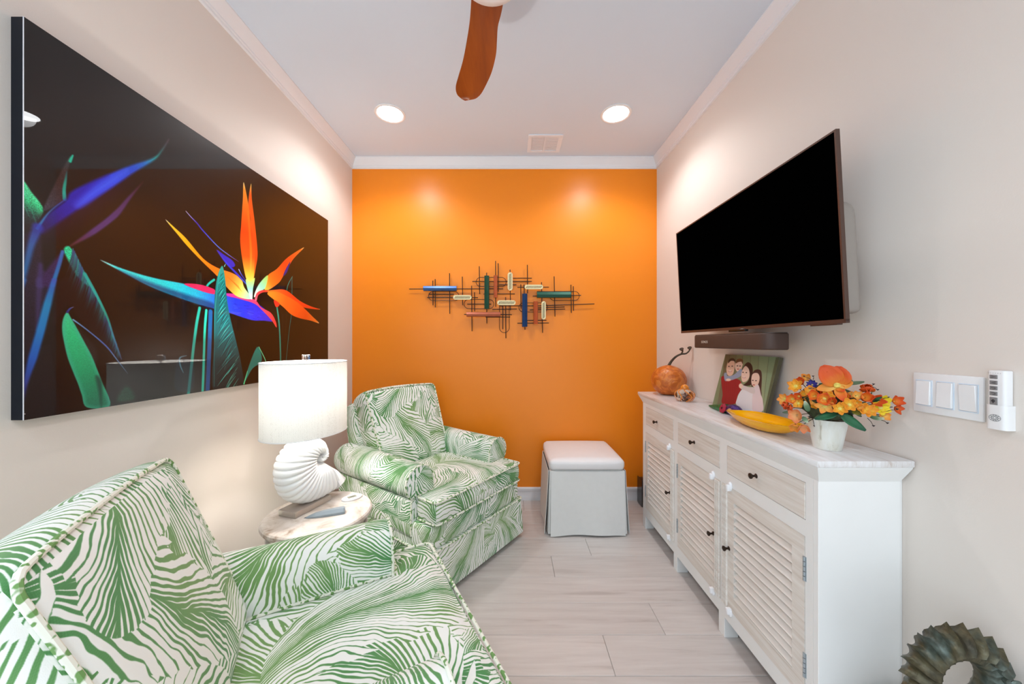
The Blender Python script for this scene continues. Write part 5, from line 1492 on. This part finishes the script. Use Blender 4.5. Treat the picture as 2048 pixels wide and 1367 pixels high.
def leaf(x0, y0, d0, x1, y1, d1, W, mat, curl=.35, cup=.2, name='leaf'):
    a, b_ = zF(x0, y0, d0), zF(x1, y1, d1)
    dx = (b_ - a); L = dx.length; dx.normalize()
    z = VIEW * .8 + Vector((0, 0, .6)); z = (z - z.dot(dx) * dx).normalized(); y = z.cross(dx)
    M = Matrix((dx, y, z)).transposed().to_4x4(); M.translation = a
    return mk_petals(name, [(petal(L * 1.04, W, curl, cup, 9, 5, .8, .02, -curl / 2), M)], mat, t)
leaf(980, 760, .070, 655, 845, .085, .020, GR1); leaf(1010, 770, .075, 1365, 1005, .075, .026, GR1)
leaf(560, 740, .060, 500, 590, .075, .014, GR3); leaf(470, 810, .060, 540, 900, .065, .012, GR3); leaf(1430, 810, .040, 1640, 840, .035, .016, GR3)
leaf(1100, 340, .015, 1350, 310, .0, .012, GR2); leaf(1180, 330, .020, 1110, 255, .02, .012, GR2); leaf(700, 340, .045, 840, 370, .05, .010, GR1)
leaf(330, 740, .035, 185, 750, .03, .010, GR2); leaf(1180, 720, .065, 1310, 780, .07, .016, petal_mat('olive_leaf', rgb(120, 116, 30), rgb(134, 128, 40), rgb(120, 110, 40)))
for _ in range(46):
    a = rs.uniform(0, 6.28); x, y = 950 + 620 * math.cos(a) * rs.uniform(.3, 1), 620 + 220 * math.sin(a) * rs.uniform(.2, 1)
    leaf(x, y, rs.uniform(.01, .055), x + 110 * math.cos(a) + rs.uniform(-40, 40), y + 60 * math.sin(a) + rs.uniform(-60, 40), rs.uniform(.02, .06), rs.uniform(.004, .009), rs.choice([GR1, GR2, GR2]))
for x, y, x2, y2 in ((1350, 480, 1490, 350), (1470, 380, 1550, 430), (580, 780, 640, 950), (1400, 830, 1490, 950), (1650, 740, 1830, 710), (620, 300, 490, 235), (620, 280, 620, 235), (350, 520, 315, 490), (1600, 560, 1700, 540), (1600, 860, 1690, 910)):
    tw_ = mk('twig', tube([zF(x, y, .03), zF((x + x2) / 2 + 8, (y + y2) / 2 - 8, .03), zF(x2, y2, .025)], [.0009, .0008, .0005], 5), WOODY, t)
    mk('twig_bud', xf(join(*[tube([(0, 0, 0), (.0032 * math.cos(a), .0032 * math.sin(a), .0028)], [.0012, .0005], 5) for a in (0, 1.3, 2.6, 3.9, 5.2)], lathe([(0, -.001), (.0016, .001), (0, .004)], 6)), T(*zF(x2, y2, .025))), BUDK, tw_)

# ------------------------------------------------------------------ black box on the floor behind the sideboard's far end
BLK = plain('black_gloss_plastic', rgb(22, 24, 28), .2, var=.05, coat=.3)
t = thing('black_box', 'small black electronic box standing on the floor behind the far end of the sideboard', 'electronic box', (1.015, 2.585, 0))
mk('case', box(-.052, .06, -.008, .06, 0, .19, .003, 2), BLK, t)
mk('side_flange', box(-.058, -.050, -.035, .06, .004, .198, .002, 1), BLK, t)
mk('steel_corner', box(-.030, -.006, -.012, -.006, .165, .185, .002, 1), STEEL, t)
mk('cable_plug', xf(lathe([(.006, 0), (.006, .018), (.003, .022)], 12), T(-.02, -.008, .07) @ R(math.pi / 2, 'X')), GLOSSW, t)

# ------------------------------------------------------------------ bronze spiked ring sculpture by the right wall, on a low plinth
PAT, nt, b = newmat('patinated_bronze')
tc = node(nt, 'ShaderNodeTexCoord')
n1 = node(nt, 'ShaderNodeTexNoise', i_Scale=16.0, i_Detail=6.0); n2 = node(nt, 'ShaderNodeTexNoise', i_Scale=90.0, i_Detail=6.0)
for n_ in (n1, n2): nt.links.new(tc.outputs['Object'], n_.inputs['Vector'])
c1 = ramp(nt, n1.outputs['Fac'], [(.30, rgb(70, 66, 52)), (.45, rgb(104, 98, 74)), (.56, rgb(88, 98, 90)), (.72, rgb(120, 134, 128))])
mxx = node(nt, 'ShaderNodeMix', data_type='RGBA'); mxx.blend_type = 'MULTIPLY'; mxx.inputs[0].default_value = .8
nt.links.new(c1, mxx.inputs[6]); nt.links.new(ramp(nt, n2.outputs['Fac'], [(.3, (.35, .33, .28, 1)), (.7, (1, 1, 1, 1))]), mxx.inputs[7]); nt.links.new(mxx.outputs[2], b.inputs['Base Color'])
b.inputs['Metallic'].default_value = .45; b.inputs['Roughness'].default_value = .42
bp = node(nt, 'ShaderNodeBump', i_Strength=.6, i_Distance=.003); nt.links.new(n2.outputs['Fac'], bp.inputs['Height']); nt.links.new(bp.outputs[0], b.inputs['Normal'])
scx, scy, scz = 1.000, .785, .454
RO = .094
rings = []
NT = 22; NPT = 16
for i in range(NT * NPT):
    a = 2 * math.pi * i / (NT * NPT)
    q = (i % NPT) / NPT
    saw = (1 - q) ** 1.6 if q > 0 else 1.0
    saw = math.exp(-(min(q, 1 - q) / .21)) * 1.2
    sp = 1.0
    def pr(r, y, k, tw):
        aa = a + tw
        return (r * (1 + k * saw) * math.cos(aa), y + .004 * saw * (1 if y > 0 else -1) * (k > .02), r * (1 + k * saw) * math.sin(aa))
    rings.append([pr(.044, -.010, .02, .16), pr(.052, -.019, .05, .15), pr(.064, -.022, .06, .14), pr(.0655, -.028, .06, .13), pr(.076, -.027, .07, .10), pr(.085, -.020, .08, .06), pr(RO * .965, -.010, .10, .02), pr(RO * 1.0, .001, .22, .0), pr(RO * .965, .012, .10, .02), pr(.085, .021, .08, .06), pr(.076, .027, .07, .10), pr(.060, .024, .05, .14), pr(.044, .010, .02, .16)])
t = thing('ring_sculpture', 'dark patinated bronze ring sculpture with a spiked ribbed edge by the right wall', 'sculpture', (scx, scy, scz), math.radians(-4))
mk('ribbed_ring', loft(rings, loop=True), PAT, t, angle=55)
mk('oval_boss', xf(lathe([(.0, .004), (.008, .003), (.011, 0), (.009, -.002), (0, -.002)], 16, 1.0, .6), T(.086, -.027, .016) @ R(math.pi / 2, 'X')), PAT, t)
mk('foot', join(box(-.05, .05, -.035, .035, -.1525, -.132, .003, 1), box(-.018, .018, -.016, .016, -.134, -.092, .002, 1)), PAT, t)
t = thing('plinth', 'low white display plinth standing by the right wall under the bronze ring sculpture', 'plinth', (scx, scy, 0))
mk('plinth_body', join(box(-.09, .09, -.09, .09, 0, .286, .002, 1), box(-.10, .10, -.10, .10, .286, .301, .002, 1)), SBW, t)
